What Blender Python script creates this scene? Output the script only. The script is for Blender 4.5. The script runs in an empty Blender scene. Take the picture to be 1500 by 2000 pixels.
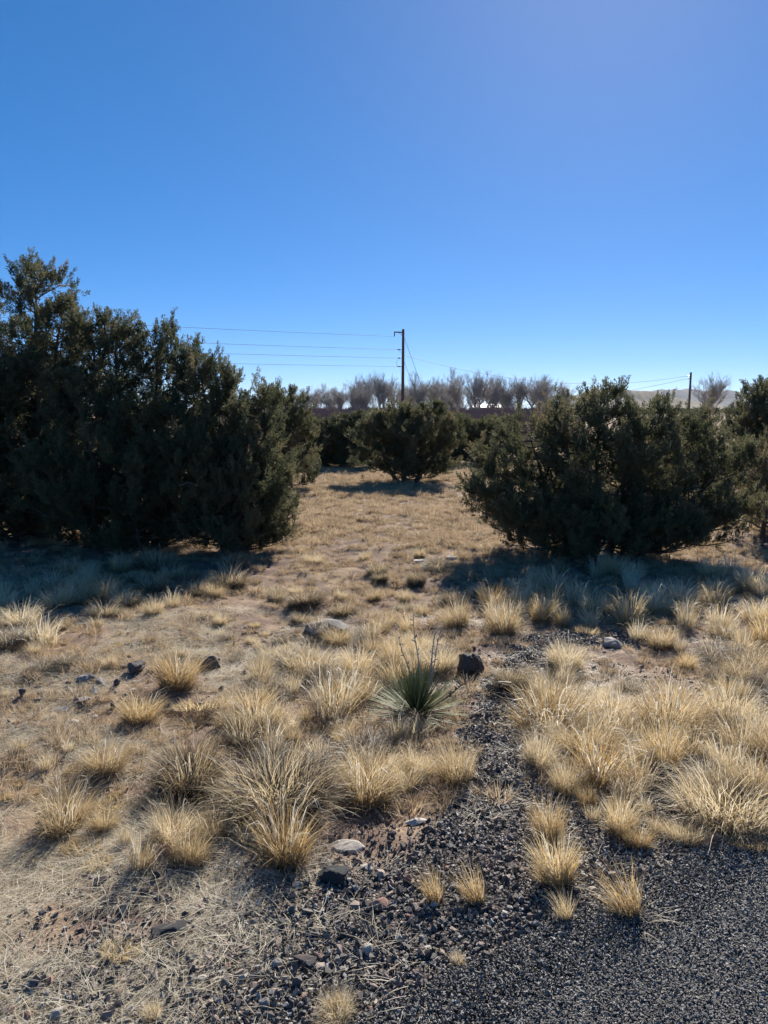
import bpy, bmesh, math, random
import numpy as np
R = math.radians
random.seed(7)
rng = np.random.default_rng(7)
scene = bpy.context.scene
COL = scene.collection

# ------------------------------------------------------------------ camera, sky, sun, exposure
CAM_H = 1.62
PITCH = R(7.6)                      # looking slightly down
F = 0.75                            # focal length / picture height
SUN_AZ, SUN_EL = R(15.5), R(32.5)   # azimuth to the right of the view direction (+Y)
cam_d = bpy.data.cameras.new('camera')
cam = bpy.data.objects.new('camera', cam_d); COL.objects.link(cam)
cam.location = (0, 0, CAM_H); cam.rotation_euler = (R(90) - PITCH, 0, 0)
cam_d.sensor_fit = 'VERTICAL'; cam_d.sensor_height = 24; cam_d.lens = 24 * F
cam_d.clip_start = 0.05; cam_d.clip_end = 30000
scene.camera = cam

world = bpy.data.worlds.new('World'); scene.world = world; world.use_nodes = True
wn = world.node_tree; wn.nodes.clear()
sky = wn.nodes.new('ShaderNodeTexSky'); sky.sky_type = 'NISHITA'; sky.sun_disc = False
sky.sun_elevation = SUN_EL; sky.sun_rotation = SUN_AZ
sky.altitude = 1900; sky.air_density = 0.55; sky.dust_density = 0.3; sky.ozone_density = 6.0
bgn = wn.nodes.new('ShaderNodeBackground'); bgn.inputs[1].default_value = 0.10
won = wn.nodes.new('ShaderNodeOutputWorld')
gmn = wn.nodes.new('ShaderNodeGamma'); gmn.inputs[1].default_value = 0.65        # a phone's tone curve and saturation, the same over the whole sky
hsn = wn.nodes.new('ShaderNodeHueSaturation'); hsn.inputs['Hue'].default_value = 0.504; hsn.inputs['Saturation'].default_value = 1.45; hsn.inputs['Value'].default_value = 1.43
wn.links.new(sky.outputs[0], gmn.inputs[0]); wn.links.new(gmn.outputs[0], hsn.inputs['Color']); wn.links.new(hsn.outputs[0], bgn.inputs[0]); wn.links.new(bgn.outputs[0], won.inputs[0])

sun_d = bpy.data.lights.new('sun', 'SUN'); sun_d.energy = 5.0; sun_d.angle = R(0.53)
sun_d.color = (1.0, 0.94, 0.85)
sun = bpy.data.objects.new('sun', sun_d); COL.objects.link(sun)
sun.rotation_euler = (R(90) - SUN_EL, 0, math.pi - SUN_AZ)
scene.view_settings.view_transform = 'Standard'; scene.view_settings.look = 'None'
scene.view_settings.gamma = 1.0; scene.view_settings.exposure = 0.88
scene.view_settings.use_curve_mapping = False
scene.cycles.max_bounces = 6; scene.cycles.diffuse_bounces = 3; scene.cycles.transmission_bounces = 4
scene.cycles.use_denoising = True; scene.cycles.denoiser = 'OPENIMAGEDENOISE'; scene.cycles.denoising_prefilter = 'ACCURATE'; scene.cycles.sample_clamp_indirect = 4.0

# ------------------------------------------------------------------ terrain function and layout helpers
def _hash(ix, iy, s):
    h = (ix.astype(np.int64) * 374761393 + iy.astype(np.int64) * 668265263 + s * 982451653) & 0x7fffffff
    h = ((h ^ (h >> 13)) * 1274126177) & 0x7fffffff
    return ((h ^ (h >> 16)) & 0xffff) / 65535.0
def vnoise(x, y, s=0):
    x = np.asarray(x, float); y = np.asarray(y, float)
    ix = np.floor(x); iy = np.floor(y); fx = x - ix; fy = y - iy
    fx = fx * fx * (3 - 2 * fx); fy = fy * fy * (3 - 2 * fy)
    ix = ix.astype(np.int64); iy = iy.astype(np.int64)
    a = _hash(ix, iy, s); b = _hash(ix + 1, iy, s); c = _hash(ix, iy + 1, s); d = _hash(ix + 1, iy + 1, s)
    return (a * (1 - fx) + b * fx) * (1 - fy) + (c * (1 - fx) + d * fx) * fy
def sstep(a, b, x):
    t = np.clip((np.asarray(x, float) - a) / (b - a), 0, 1); return t * t * (3 - 2 * t)

def flat_px(px, py, z=0.0):
    """ground point seen at a photograph pixel (1500 x 2000)"""
    u = (px - 750) / 1500.0; v = (1000 - py) / 1500.0
    d = (u, math.cos(PITCH) + v * math.sin(PITCH), v * math.cos(PITCH) - math.sin(PITCH))
    t = (z - CAM_H) / d[2]
    return d[0] * t, d[1] * t
# road edge: a straight line with a ragged border
E0 = np.array(flat_px(845, 2000)); E1 = np.array(flat_px(1500, 1655))
ED = (E1 - E0) / np.linalg.norm(E1 - E0); EN = np.array([-ED[1], ED[0]])     # EN points into the field
def road_d(x, y):
    return (np.asarray(x) - E0[0]) * EN[0] + (np.asarray(y) - E0[1]) * EN[1]
# bare gravel run-off between the yucca and the grass on its other side
GAP = [flat_px(930, 1620), flat_px(985, 1480), flat_px(960, 1380), flat_px(1000, 1300), flat_px(1070, 1235), flat_px(1200, 1225)]
def seg_d(x, y, poly):
    x = np.asarray(x, float); y = np.asarray(y, float); best = np.full(x.shape, 1e9)
    for (ax, ay), (bx, by) in zip(poly[:-1], poly[1:]):
        dx, dy = bx - ax, by - ay
        t = np.clip(((x - ax) * dx + (y - ay) * dy) / (dx * dx + dy * dy), 0, 1)
        best = np.minimum(best, np.hypot(x - ax - t * dx, y - ay - t * dy))
    return best
def gravel(x, y):
    """0..1, how much dark road gravel lies here"""
    d = road_d(x, y) + (vnoise(np.asarray(x) * 2.1, np.asarray(y) * 2.1, 3) - 0.5) * 0.6
    g = 1 - sstep(0.42, 1.4, d)
    left = sstep(-0.35, -1.3, np.asarray(x))           # less gravel and more straw further from the junction
    g = g * (1 - 0.30 * left)
    p = 1 - sstep(0.10, 0.26, seg_d(x, y, GAP) + (vnoise(np.asarray(x) * 4, np.asarray(y) * 4, 5) - 0.5) * 0.18)
    return np.maximum(g, p * 0.85)
def H(x, y):
    x = np.asarray(x, float); y = np.asarray(y, float)
    near = 1 - sstep(22, 60, np.hypot(x, y))
    off = sstep(0.0, 1.2, road_d(x, y))
    z = (vnoise(x * 0.45 + 9, y * 0.45, 1) - 0.5) * 0.16 * off
    z = z + (vnoise(x * 1.7, y * 1.7, 2) - 0.5) * 0.055 * off
    z = z + (vnoise(x * 6.0, y * 6.0, 4) - 0.5) * (0.046 + 0.014 * sstep(6, 9, y)) * off * (1 - sstep(18, 26, y))
    z = z + (vnoise(x * 15, y * 15, 6) - 0.5) * 0.017 * off * (1 - sstep(7, 11, y))
    z = z - 0.03 * off
    return z * near
def Hs(x, y): return float(H(np.array([x]), np.array([y]))[0])
def px_ground(px, py):
    z = 0.0
    for _ in range(4):
        x, y = flat_px(px, py, z); z = Hs(x, y)
    return x, y, z
def px_at(px, Y):
    """lateral position of a thing at forward distance Y that stands in column px"""
    return (px - 750) / 1500.0 * Y / math.cos(PITCH)
def m_per_px(y): return y / math.cos(PITCH) / 1500.0 * 1.02

# ------------------------------------------------------------------ mesh helpers
def mesh_np(name, V, Fc, mats, tone=None, smooth=False, mi=None):
    """triangle mesh straight from arrays; tone = one number per vertex in the attribute 'tone'"""
    me = bpy.data.meshes.new(name)
    V = np.ascontiguousarray(V, dtype=np.float32); Fc = np.ascontiguousarray(Fc, dtype=np.int32)
    k = Fc.shape[1]; n = len(Fc)
    me.vertices.add(len(V)); me.vertices.foreach_set('co', V.ravel())
    me.loops.add(n * k); me.loops.foreach_set('vertex_index', Fc.ravel())
    me.polygons.add(n); me.polygons.foreach_set('loop_start', np.arange(0, n * k, k, dtype=np.int32))
    me.polygons.foreach_set('loop_total', np.full(n, k, dtype=np.int32))
    me.polygons.foreach_set('use_smooth', np.full(n, smooth, dtype=bool))
    for m in (mats if isinstance(mats, (list, tuple)) else [mats]): me.materials.append(m)
    if mi is not None: me.polygons.foreach_set('material_index', np.ascontiguousarray(mi, dtype=np.int32))
    if tone is not None:
        at = me.attributes.new('tone', 'FLOAT', 'POINT'); at.data.foreach_set('value', np.ascontiguousarray(tone, dtype=np.float32))
    me.update(calc_edges=True); me.validate()
    return me
def link(name, me, parent=None, loc=None):
    o = bpy.data.objects.new(name, me); COL.objects.link(o)
    if parent is not None: o.parent = parent
    if loc is not None: o.location = loc
    return o
def tag(o, label=None, cat=None, group=None, kind=None):
    if label: o['label'] = label
    if cat: o['category'] = cat
    if group: o['group'] = group
    if kind: o['kind'] = kind
    return o
def root(name, loc, rz=0.0, s=1.0):
    o = bpy.data.objects.new(name, None); COL.objects.link(o)
    o.empty_display_size = 0.1; o.location = loc; o.rotation_euler = (0, 0, rz)
    o.scale = (s, s, s) if not isinstance(s, tuple) else s
    return o
class Tubes:
    def __init__(self): self.V = []; self.F = []; self.T = []; self.n = 0
    def add(self, pts, rad, sides=4, tone=0.5, cap=False):
        pts = np.asarray(pts, float); k = len(pts); rad = np.broadcast_to(np.asarray(rad, float), (k,))
        d = np.gradient(pts, axis=0); d /= np.linalg.norm(d, axis=1)[:, None] + 1e-9
        ref = np.where(np.abs(d[:, 2:3]) > 0.9, np.array([[1., 0, 0]]), np.array([[0, 0, 1.]]))
        a = np.cross(d, ref); a /= np.linalg.norm(a, axis=1)[:, None] + 1e-9; b = np.cross(d, a)
        th = np.arange(sides) / sides * 2 * math.pi
        ring = pts[:, None] + rad[:, None, None] * (np.cos(th)[None, :, None] * a[:, None] + np.sin(th)[None, :, None] * b[:, None])
        self.V.append(ring.reshape(-1, 3)); self.T.append(np.full(k * sides, tone))
        i = np.arange(k - 1)[:, None] * sides; j = np.arange(sides)[None]; jn = (j + 1) % sides
        q = np.stack([i + j, i + jn, i + sides + jn, i + sides + j], -1).reshape(-1, 4) + self.n
        self.F.append(np.concatenate([q[:, [0, 1, 2]], q[:, [0, 2, 3]]]))
        if cap:
            e = self.n + (k - 1) * sides
            self.F.append(np.array([[e, e + m, e + m + 1] for m in range(1, sides - 1)]))
        self.n += k * sides
    def mesh(self, name, mat, smooth=True):
        return mesh_np(name, np.concatenate(self.V), np.concatenate(self.F), mat, np.concatenate(self.T), smooth)

# ------------------------------------------------------------------ materials
def mat_new(name):
    m = bpy.data.materials.new(name); m.use_nodes = True; nt = m.node_tree; nt.nodes.clear()
    return m, nt, nt.nodes.new('ShaderNodeOutputMaterial')
def nd(nt, t, **kw):
    n = nt.nodes.new(t)
    for k, v in kw.items(): setattr(n, k, v)
    return n
def ramp(nt, stops, src):
    r = nd(nt, 'ShaderNodeValToRGB'); e = r.color_ramp.elements
    while len(e) < len(stops): e.new(0.5)
    for q, (p, c) in zip(e, stops): q.position = p; q.color = (*c, 1)
    nt.links.new(src, r.inputs[0]); return r.outputs[0]
def noise(nt, scale, detail=4, rough=0.6, vec=None):
    n = nd(nt, 'ShaderNodeTexNoise'); n.inputs['Scale'].default_value = scale
    n.inputs['Detail'].default_value = detail; n.inputs['Roughness'].default_value = rough
    if vec is not None: nt.links.new(vec, n.inputs['Vector'])
    return n.outputs['Fac']
def mix(nt, fac, a, b, mode='MIX'):
    m = nd(nt, 'ShaderNodeMix', data_type='RGBA', blend_type=mode)
    if isinstance(fac, (int, float)): m.inputs[0].default_value = fac
    else: nt.links.new(fac, m.inputs[0])
    for s, i in ((a, 6), (b, 7)):
        if isinstance(s, tuple): m.inputs[i].default_value = (*s, 1)
        else: nt.links.new(s, m.inputs[i])
    return m.outputs[2]
def math_n(nt, op, a, b=None, clamp=False):
    m = nd(nt, 'ShaderNodeMath', operation=op, use_clamp=clamp)
    for s, i in ((a, 0), (b, 1)):
        if s is None: continue
        if isinstance(s, (int, float)): m.inputs[i].default_value = s
        else: nt.links.new(s, m.inputs[i])
    return m.outputs[0]
def principled(nt, col, rough=0.8, spec=0.3, bump=None, bstr=0.4, bdist=0.01):
    p = nd(nt, 'ShaderNodeBsdfPrincipled')
    if isinstance(col, tuple): p.inputs['Base Color'].default_value = (*col, 1)
    else: nt.links.new(col, p.inputs['Base Color'])
    p.inputs['Roughness'].default_value = rough; p.inputs['Specular IOR Level'].default_value = spec
    if bump is not None:
        b = nd(nt, 'ShaderNodeBump'); b.inputs['Strength'].default_value = bstr; b.inputs['Distance'].default_value = bdist
        nt.links.new(bump, b.inputs['Height']); nt.links.new(b.outputs[0], p.inputs['Normal'])
    return p
def objvec(nt): return nd(nt, 'ShaderNodeTexCoord').outputs['Object']
def worldvec(nt): return nd(nt, 'ShaderNodeNewGeometry').outputs['Position']
def attr(nt, name):
    return nd(nt, 'ShaderNodeAttribute', attribute_name=name).outputs['Fac']

def mat_blades(name, stops, trans=0.45, rough=0.55, rnd=0.45, spec=0.35):
    """thin dry or green leaves: light passes through them"""
    m, nt, out = mat_new(name)
    oi = nd(nt, 'ShaderNodeObjectInfo').outputs['Random']
    t = math_n(nt, 'ADD', attr(nt, 'tone'), math_n(nt, 'MULTIPLY', math_n(nt, 'SUBTRACT', oi, 0.5), rnd), True)
    c = ramp(nt, stops, t)
    p = principled(nt, c, rough, spec)
    tr = nd(nt, 'ShaderNodeBsdfTranslucent'); nt.links.new(c, tr.inputs[0])
    mx = nd(nt, 'ShaderNodeMixShader'); mx.inputs[0].default_value = trans
    nt.links.new(p.outputs[0], mx.inputs[1]); nt.links.new(tr.outputs[0], mx.inputs[2])
    nt.links.new(mx.outputs[0], out.inputs[0]); return m
STRAW = [(0.0, (0.16, 0.11, 0.07)), (0.3, (0.40, 0.29, 0.15)), (0.65, (0.62, 0.48, 0.27)), (1.0, (0.80, 0.70, 0.50))]
M = {}
M['straw'] = mat_blades('dry_grass', STRAW, 0.5)
M['straw_gold'] = mat_blades('golden_dry_grass', [(0, (0.20, 0.13, 0.065)), (0.35, (0.46, 0.32, 0.155)), (0.7, (0.66, 0.50, 0.26)), (1, (0.80, 0.67, 0.43))], 0.5)
M['straw_pale'] = mat_blades('bleached_stalk', [(0, (0.42, 0.34, 0.22)), (0.5, (0.70, 0.60, 0.42)), (1, (0.86, 0.80, 0.66))], 0.35)
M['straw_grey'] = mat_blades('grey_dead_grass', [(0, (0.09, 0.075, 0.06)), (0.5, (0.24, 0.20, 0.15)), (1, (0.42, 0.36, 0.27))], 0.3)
M['field'] = mat_blades('short_field_grass', [(0, (0.17, 0.12, 0.08)), (0.35, (0.39, 0.29, 0.18)), (0.7, (0.60, 0.455, 0.285)), (1, (0.71, 0.58, 0.40))], 0.38, rnd=0.5)
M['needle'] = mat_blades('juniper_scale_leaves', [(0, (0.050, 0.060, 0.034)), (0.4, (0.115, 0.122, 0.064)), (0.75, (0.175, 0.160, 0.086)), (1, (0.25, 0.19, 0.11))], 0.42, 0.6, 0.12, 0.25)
M['yucca'] = mat_blades('yucca_leaf', [(0, (0.07, 0.095, 0.045)), (0.5, (0.15, 0.18, 0.08)), (1, (0.32, 0.32, 0.17))], 0.2, 0.6, 0.5, 0.2)
M['litter'] = mat_blades('loose_straw', [(0, (0.25, 0.20, 0.13)), (0.5, (0.52, 0.44, 0.30)), (1, (0.78, 0.72, 0.58))], 0.25)

def mat_bark(name, a, b, scale=18):
    m, nt, out = mat_new(name)
    v = objvec(nt); mp = nd(nt, 'ShaderNodeMapping'); mp.inputs['Scale'].default_value = (1, 1, 0.15); nt.links.new(v, mp.inputs[0])
    n = noise(nt, scale, 5, 0.7, mp.outputs[0])
    p = principled(nt, ramp(nt, [(0.3, a), (0.7, b)], n), 0.9, 0.15, n, 0.8, 0.02)
    nt.links.new(p.outputs[0], out.inputs[0]); return m
M['bark'] = mat_bark('juniper_bark', (0.075, 0.055, 0.045), (0.22, 0.17, 0.14))
M['dead_twig'] = mat_bark('bleached_dead_twig', (0.26, 0.23, 0.20), (0.48, 0.44, 0.39))
M['bare'] = mat_bark('bare_tree_bark', (0.33, 0.30, 0.265), (0.52, 0.48, 0.43), 4)
M['brush'] = mat_bark('bare_brush_stems', (0.15, 0.105, 0.10), (0.27, 0.20, 0.18), 3)
M['pole'] = mat_bark('weathered_pole_wood', (0.10, 0.06, 0.042), (0.19, 0.12, 0.085), 9)

def mat_stone(name, stops, scale=9.0, rnd=0.5, rough=0.85, spec=0.25, bstr=0.5, bdist=0.006):
    m, nt, out = mat_new(name)
    v = objvec(nt); oi = nd(nt, 'ShaderNodeObjectInfo').outputs['Random']
    off = nd(nt, 'ShaderNodeVectorMath', operation='ADD'); nt.links.new(v, off.inputs[0])
    cb = nd(nt, 'ShaderNodeCombineXYZ'); nt.links.new(math_n(nt, 'MULTIPLY', oi, 37.0), cb.inputs[0]); nt.links.new(cb.outputs[0], off.inputs[1])
    n = noise(nt, scale, 6, 0.65, off.outputs[0]); n2 = noise(nt, scale * 6, 4, 0.6, off.outputs[0])
    f = math_n(nt, 'ADD', math_n(nt, 'MULTIPLY', oi, rnd), math_n(nt, 'MULTIPLY', math_n(nt, 'ADD', n, math_n(nt, 'MULTIPLY', n2, 0.5)), (1 - rnd) / 1.3), True)
    h = math_n(nt, 'ADD', n, math_n(nt, 'MULTIPLY', n2, 0.4))
    p = principled(nt, ramp(nt, stops, f), rough, spec, h, bstr, bdist)
    nt.links.new(p.outputs[0], out.inputs[0]); return m
M['cinder'] = mat_stone('dark_road_gravel', [(0, (0.040, 0.036, 0.033)), (0.4, (0.115, 0.104, 0.094)), (0.7, (0.22, 0.20, 0.178)), (0.9, (0.41, 0.38, 0.34)), (1, (0.60, 0.57, 0.52))], 30, 0.85, 0.5, 0.5)
M['pebble'] = mat_stone('mixed_pebbles', [(0, (0.05, 0.048, 0.046)), (0.4, (0.12, 0.105, 0.095)), (0.65, (0.24, 0.19, 0.155)), (0.85, (0.36, 0.26, 0.20)), (1, (0.46, 0.41, 0.34))], 25, 0.8, 0.7, 0.35)
M['basalt'] = mat_stone('dark_basalt', [(0.2, (0.035, 0.030, 0.030)), (0.55, (0.085, 0.070, 0.064)), (0.9, (0.17, 0.145, 0.13))], 7, 0.15)
M['greystone'] = mat_stone('grey_stone', [(0.2, (0.12, 0.115, 0.11)), (0.55, (0.24, 0.225, 0.205)), (0.9, (0.40, 0.37, 0.33))], 8, 0.25)
M['palestone'] = mat_stone('pale_stone', [(0.15, (0.25, 0.22, 0.18)), (0.55, (0.42, 0.37, 0.31)), (0.9, (0.58, 0.53, 0.46))], 9, 0.25)
M['redstone'] = mat_stone('red_sandstone', [(0.15, (0.16, 0.085, 0.065)), (0.55, (0.32, 0.18, 0.135)), (0.9, (0.46, 0.31, 0.24))], 9, 0.25)
M['asphalt_lump'] = mat_stone('tarry_lump', [(0.2, (0.02, 0.02, 0.022)), (0.6, (0.055, 0.054, 0.055)), (0.92, (0.24, 0.23, 0.22))], 40, 0.1, 0.7, 0.4, 0.9, 0.01)

# ground: dirt, dry turf and gravel fines
def make_ground_mat():
    m, nt, out = mat_new('dry_ground')
    v = worldvec(nt)
    n1 = noise(nt, 0.9, 5, 0.6, v); n2 = noise(nt, 7, 5, 0.65, v); n3 = noise(nt, 55, 4, 0.7, v)
    dirt = ramp(nt, [(0.25, (0.105, 0.072, 0.055)), (0.5, (0.20, 0.14, 0.108)), (0.75, (0.30, 0.225, 0.175))], math_n(nt, 'ADD', math_n(nt, 'MULTIPLY', n2, 0.55), math_n(nt, 'MULTIPLY', n3, 0.45)))
    turf = ramp(nt, [(0.25, (0.15, 0.105, 0.07)), (0.5, (0.31, 0.222, 0.138)), (0.75, (0.44, 0.335, 0.222))], math_n(nt, 'ADD', math_n(nt, 'MULTIPLY', n2, 0.5), math_n(nt, 'MULTIPLY', n3, 0.5)))
    tm = nd(nt, 'ShaderNodeMapRange'); nt.links.new(math_n(nt, 'ADD', math_n(nt, 'MULTIPLY', n1, 0.5), math_n(nt, 'MULTIPLY', n2, 0.5)), tm.inputs[0])
    tm.inputs[1].default_value = 0.45; tm.inputs[2].default_value = 0.66
    base = mix(nt, tm.outputs[0], dirt, turf)
    vo = nd(nt, 'ShaderNodeTexVoronoi'); vo.inputs['Scale'].default_value = 90; nt.links.new(v, vo.inputs['Vector'])
    gr = ramp(nt, [(0.0, (0.04, 0.034, 0.030)), (0.5, (0.10, 0.085, 0.074)), (0.85, (0.18, 0.15, 0.13)), (1, (0.34, 0.30, 0.26))], nd_sep(nt, vo.outputs['Color']))
    gm = nd(nt, 'ShaderNodeMapRange'); nt.links.new(math_n(nt, 'ADD', attr(nt, 'tone'), math_n(nt, 'MULTIPLY', math_n(nt, 'SUBTRACT', n2, 0.5), 0.5)), gm.inputs[0])
    gm.inputs[1].default_value = 0.3; gm.inputs[2].default_value = 0.6
    col = mix(nt, gm.outputs[0], base, gr)
    hgt = math_n(nt, 'ADD', math_n(nt, 'MULTIPLY', n2, 1.0), math_n(nt, 'ADD', math_n(nt, 'MULTIPLY', n3, 0.35), math_n(nt, 'MULTIPLY', math_n(nt, 'MULTIPLY', vo.outputs['Distance'], gm.outputs[0]), -0.6)))
    p = principled(nt, col, 0.95, 0.1, hgt, 0.9, 0.02)
    nt.links.new(p.outputs[0], out.inputs[0]); return m
def nd_sep(nt, c):
    s = nd(nt, 'ShaderNodeSeparateColor'); nt.links.new(c, s.inputs[0]); return s.outputs[0]
M['ground'] = make_ground_mat()
def make_road_mat():
    m, nt, out = mat_new('chip_seal')
    v = worldvec(nt)
    vo = nd(nt, 'ShaderNodeTexVoronoi'); vo.inputs['Scale'].default_value = 130; nt.links.new(v, vo.inputs['Vector'])
    n = noise(nt, 2.0, 4, 0.6, v)
    c = ramp(nt, [(0, (0.015, 0.014, 0.014)), (0.6, (0.048, 0.046, 0.045)), (0.92, (0.11, 0.104, 0.098)), (1, (0.30, 0.28, 0.26))], nd_sep(nt, vo.outputs['Color']))
    c = mix(nt, math_n(nt, 'MULTIPLY', n, 0.5), c, (0.042, 0.040, 0.038))
    p = principled(nt, c, 0.7, 0.35, math_n(nt, 'MULTIPLY', vo.outputs['Distance'], -1.0), 1.0, 0.008)
    nt.links.new(p.outputs[0], out.inputs[0]); return m
M['road'] = make_road_mat()
def mat_plain(name, col, rough=0.7, spec=0.3, metal=0.0):
    m, nt, out = mat_new(name)
    n = noise(nt, 12, 3, 0.6, objvec(nt))
    c = mix(nt, n, tuple(x * 0.75 for x in col), tuple(min(1, x * 1.2) for x in col))
    p = principled(nt, c, rough, spec); p.inputs['Metallic'].default_value = metal
    nt.links.new(p.outputs[0], out.inputs[0]); return m
M['insul'] = mat_plain('grey_porcelain', (0.22, 0.22, 0.23), 0.3, 0.5)
M['steel'] = mat_plain('galvanised_steel', (0.30, 0.30, 0.31), 0.5, 0.5, 0.6)
M['wire'] = mat_plain('dark_cable', (0.16, 0.16, 0.165), 0.6)
M['yellow'] = mat_plain('yellow_plastic', (0.72, 0.42, 0.03), 0.5, 0.4)
M['roof'] = mat_plain('pale_metal_roof', (0.62, 0.62, 0.63), 0.5)
M['house'] = mat_plain('tan_siding', (0.34, 0.27, 0.22), 0.8)
M['glass'] = mat_plain('dark_window', (0.03, 0.035, 0.04), 0.15, 0.6)
def make_hill_mat(name, a, b):
    m, nt, out = mat_new(name)
    v = worldvec(nt)
    n = noise(nt, 0.02, 6, 0.65, v); n2 = noise(nt, 0.004, 4, 0.6, v)
    p = principled(nt, ramp(nt, [(0.38, a), (0.62, b)], math_n(nt, 'ADD', math_n(nt, 'MULTIPLY', n, 0.6), math_n(nt, 'MULTIPLY', n2, 0.4))), 0.95, 0.05)
    nt.links.new(p.outputs[0], out.inputs[0]); return m
M['hill'] = make_hill_mat('dry_hillside', (0.07, 0.075, 0.05), (0.27, 0.22, 0.16))
M['mesa'] = make_hill_mat('far_mesa_rock', (0.06, 0.065, 0.06), (0.15, 0.13, 0.12))

# ------------------------------------------------------------------ the ground, one sheet to the horizon
def axis(lo, hi, step, far_lo, far_hi, grow=1.16):
    a = list(np.arange(lo, hi + 1e-6, step))
    s = step; x = hi
    while x < far_hi: s *= grow; x += s; a.append(x)
    s = step; x = lo
    while x > far_lo: s *= grow; x -= s; a.insert(0, x)
    return np.array(a)
gx = axis(-3.2, 3.6, 0.048, -7000, 7000); gy = axis(1.4, 8.5, 0.048, -300, 9000, 1.045)
GX, GY = np.meshgrid(gx, gy)
GZ = H(GX, GY)
nx, ny = len(gx), len(gy)
i = np.arange(ny - 1)[:, None] * nx + np.arange(nx - 1)[None]
q = np.stack([i, i + 1, i + nx + 1, i + nx], -1).reshape(-1, 4)
g_me = mesh_np('ground', np.stack([GX, GY, GZ], -1).reshape(-1, 3), q, M['ground'], gravel(GX, GY).ravel(), True)
tag(link('ground', g_me), kind='structure')

# the chip-seal road, 6 m wide, with a ragged border towards the field
ts = np.concatenate([np.linspace(-60, -3, 40), np.linspace(-2.9, 4, 240), np.linspace(4.3, 60, 60)])
rag = (vnoise(ts * 2.5, ts * 0 + 3, 21) - 0.5) * 0.22 + (vnoise(ts * 9, ts * 0 + 5, 22) - 0.5) * 0.07
rv = []
for k, t in enumerate(ts):
    for w in (rag[k] + 0.04, -0.12, -1.0, -3.0, -6.0):
        p = E0 + ED * t + EN * w
        rv.append((p[0], p[1], Hs(p[0], p[1]) + (0.003 if w > -0.1 else 0.012)))
i = np.arange(len(ts) - 1)[:, None] * 5 + np.arange(4)[None]
q = np.stack([i, i + 1, i + 6, i + 5], -1).reshape(-1, 4)[:, ::-1]
tag(link('road', mesh_np('road', np.array(rv), q, M['road'], None, True)), kind='structure')

# far hills and mesas
def ridge(name, pts, depth, mat, base_z=-2):
    """pts: (x, y, height) along the crest; the ridge falls to the plain on both sides"""
    pts = np.array(pts, float); n = 90
    t = np.linspace(0, 1, n); tt = np.linspace(0, 1, len(pts))
    cx, cy, cz = (np.interp(t, tt, pts[:, k]) for k in range(3))
    cz = cz * (0.93 + 0.14 * vnoise(t * 26, t * 0 + 2, 31)) + (vnoise(t * 70, t * 0, 33) - 0.5) * cz * 0.05
    V = []; prof = [(-1, 0), (-0.72, 0.10), (-0.45, 0.34), (-0.25, 0.62), (-0.14, 0.93), (0, 1.0), (0.4, 0.9), (1, 0)]
    for k in range(n):
        for (d, hgt) in prof:
            w = (vnoise(t[k] * 40, d * 3.0, 34) - 0.5) * 0.16 * (1 - abs(d))
            V.append((cx[k], cy[k] + (d + w) * depth, base_z + (cz[k] - base_z) * hgt))
    m = len(prof); i = np.arange(n - 1)[:, None] * m + np.arange(m - 1)[None]
    q = np.stack([i, i + 1, i + m + 1, i + m], -1).reshape(-1, 4)
    tag(link(name, mesh_np(name, np.array(V), q, mat, None, True)), kind='structure')
def far(px, py, Y): return (px_at(px, Y), Y, CAM_H + (800 - py) / 1500 * Y * 1.01)
ridge('hills', [far(1040, 800, 1800), far(1110, 778, 1800), far(1160, 761, 1800), far(1210, 763, 1800), far(1260, 768, 1800), far(1310, 778, 1800), far(1390, 792, 1800), far(1450, 800, 1800)], 260, M['hill'])
ridge('mesa', [far(1180, 790, 5200), far(1250, 766, 5200), far(1290, 763, 5200), far(1330, 762, 5200), far(1352, 765, 5200), far(1400, 766, 5200), far(1480, 769, 5200), far(1560, 768, 5200), far(1700, 780, 5200), far(1900, 796, 5200)], 700, M['mesa'])

# ------------------------------------------------------------------ junipers
def plume_template(seed, n=30):
    r = np.random.default_rng(seed); a = r.uniform(0.02, 1, n) ** 0.9
    ph = r.uniform(0, 2 * math.pi, n); sp = r.uniform(0.25, 0.75, n)
    d = np.stack([np.cos(ph) * sp, np.sin(ph) * sp, np.ones(n) * r.uniform(0.5, 1.0, n)], -1); d /= np.linalg.norm(d, axis=1)[:, None]
    L = (0.44 - 0.16 * a) * r.uniform(0.6, 1.3, n); W = r.uniform(0.036, 0.064, n)
    o = np.stack([np.cos(ph) * 0.03, np.sin(ph) * 0.03, a * 1.0], -1)
    side = np.cross(d, r.normal(size=(n, 3))); side /= np.linalg.norm(side, axis=1)[:, None]
    mid = o + d * (L * 0.3)[:, None]
    V = np.stack([mid + side * W[:, None], o + d * L[:, None], mid - side * W[:, None]], 1)   # slim pointed leaf sprays
    return V.reshape(-1, 3)
PL = [plume_template(100 + k) for k in range(5)]; PLN = 30
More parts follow.
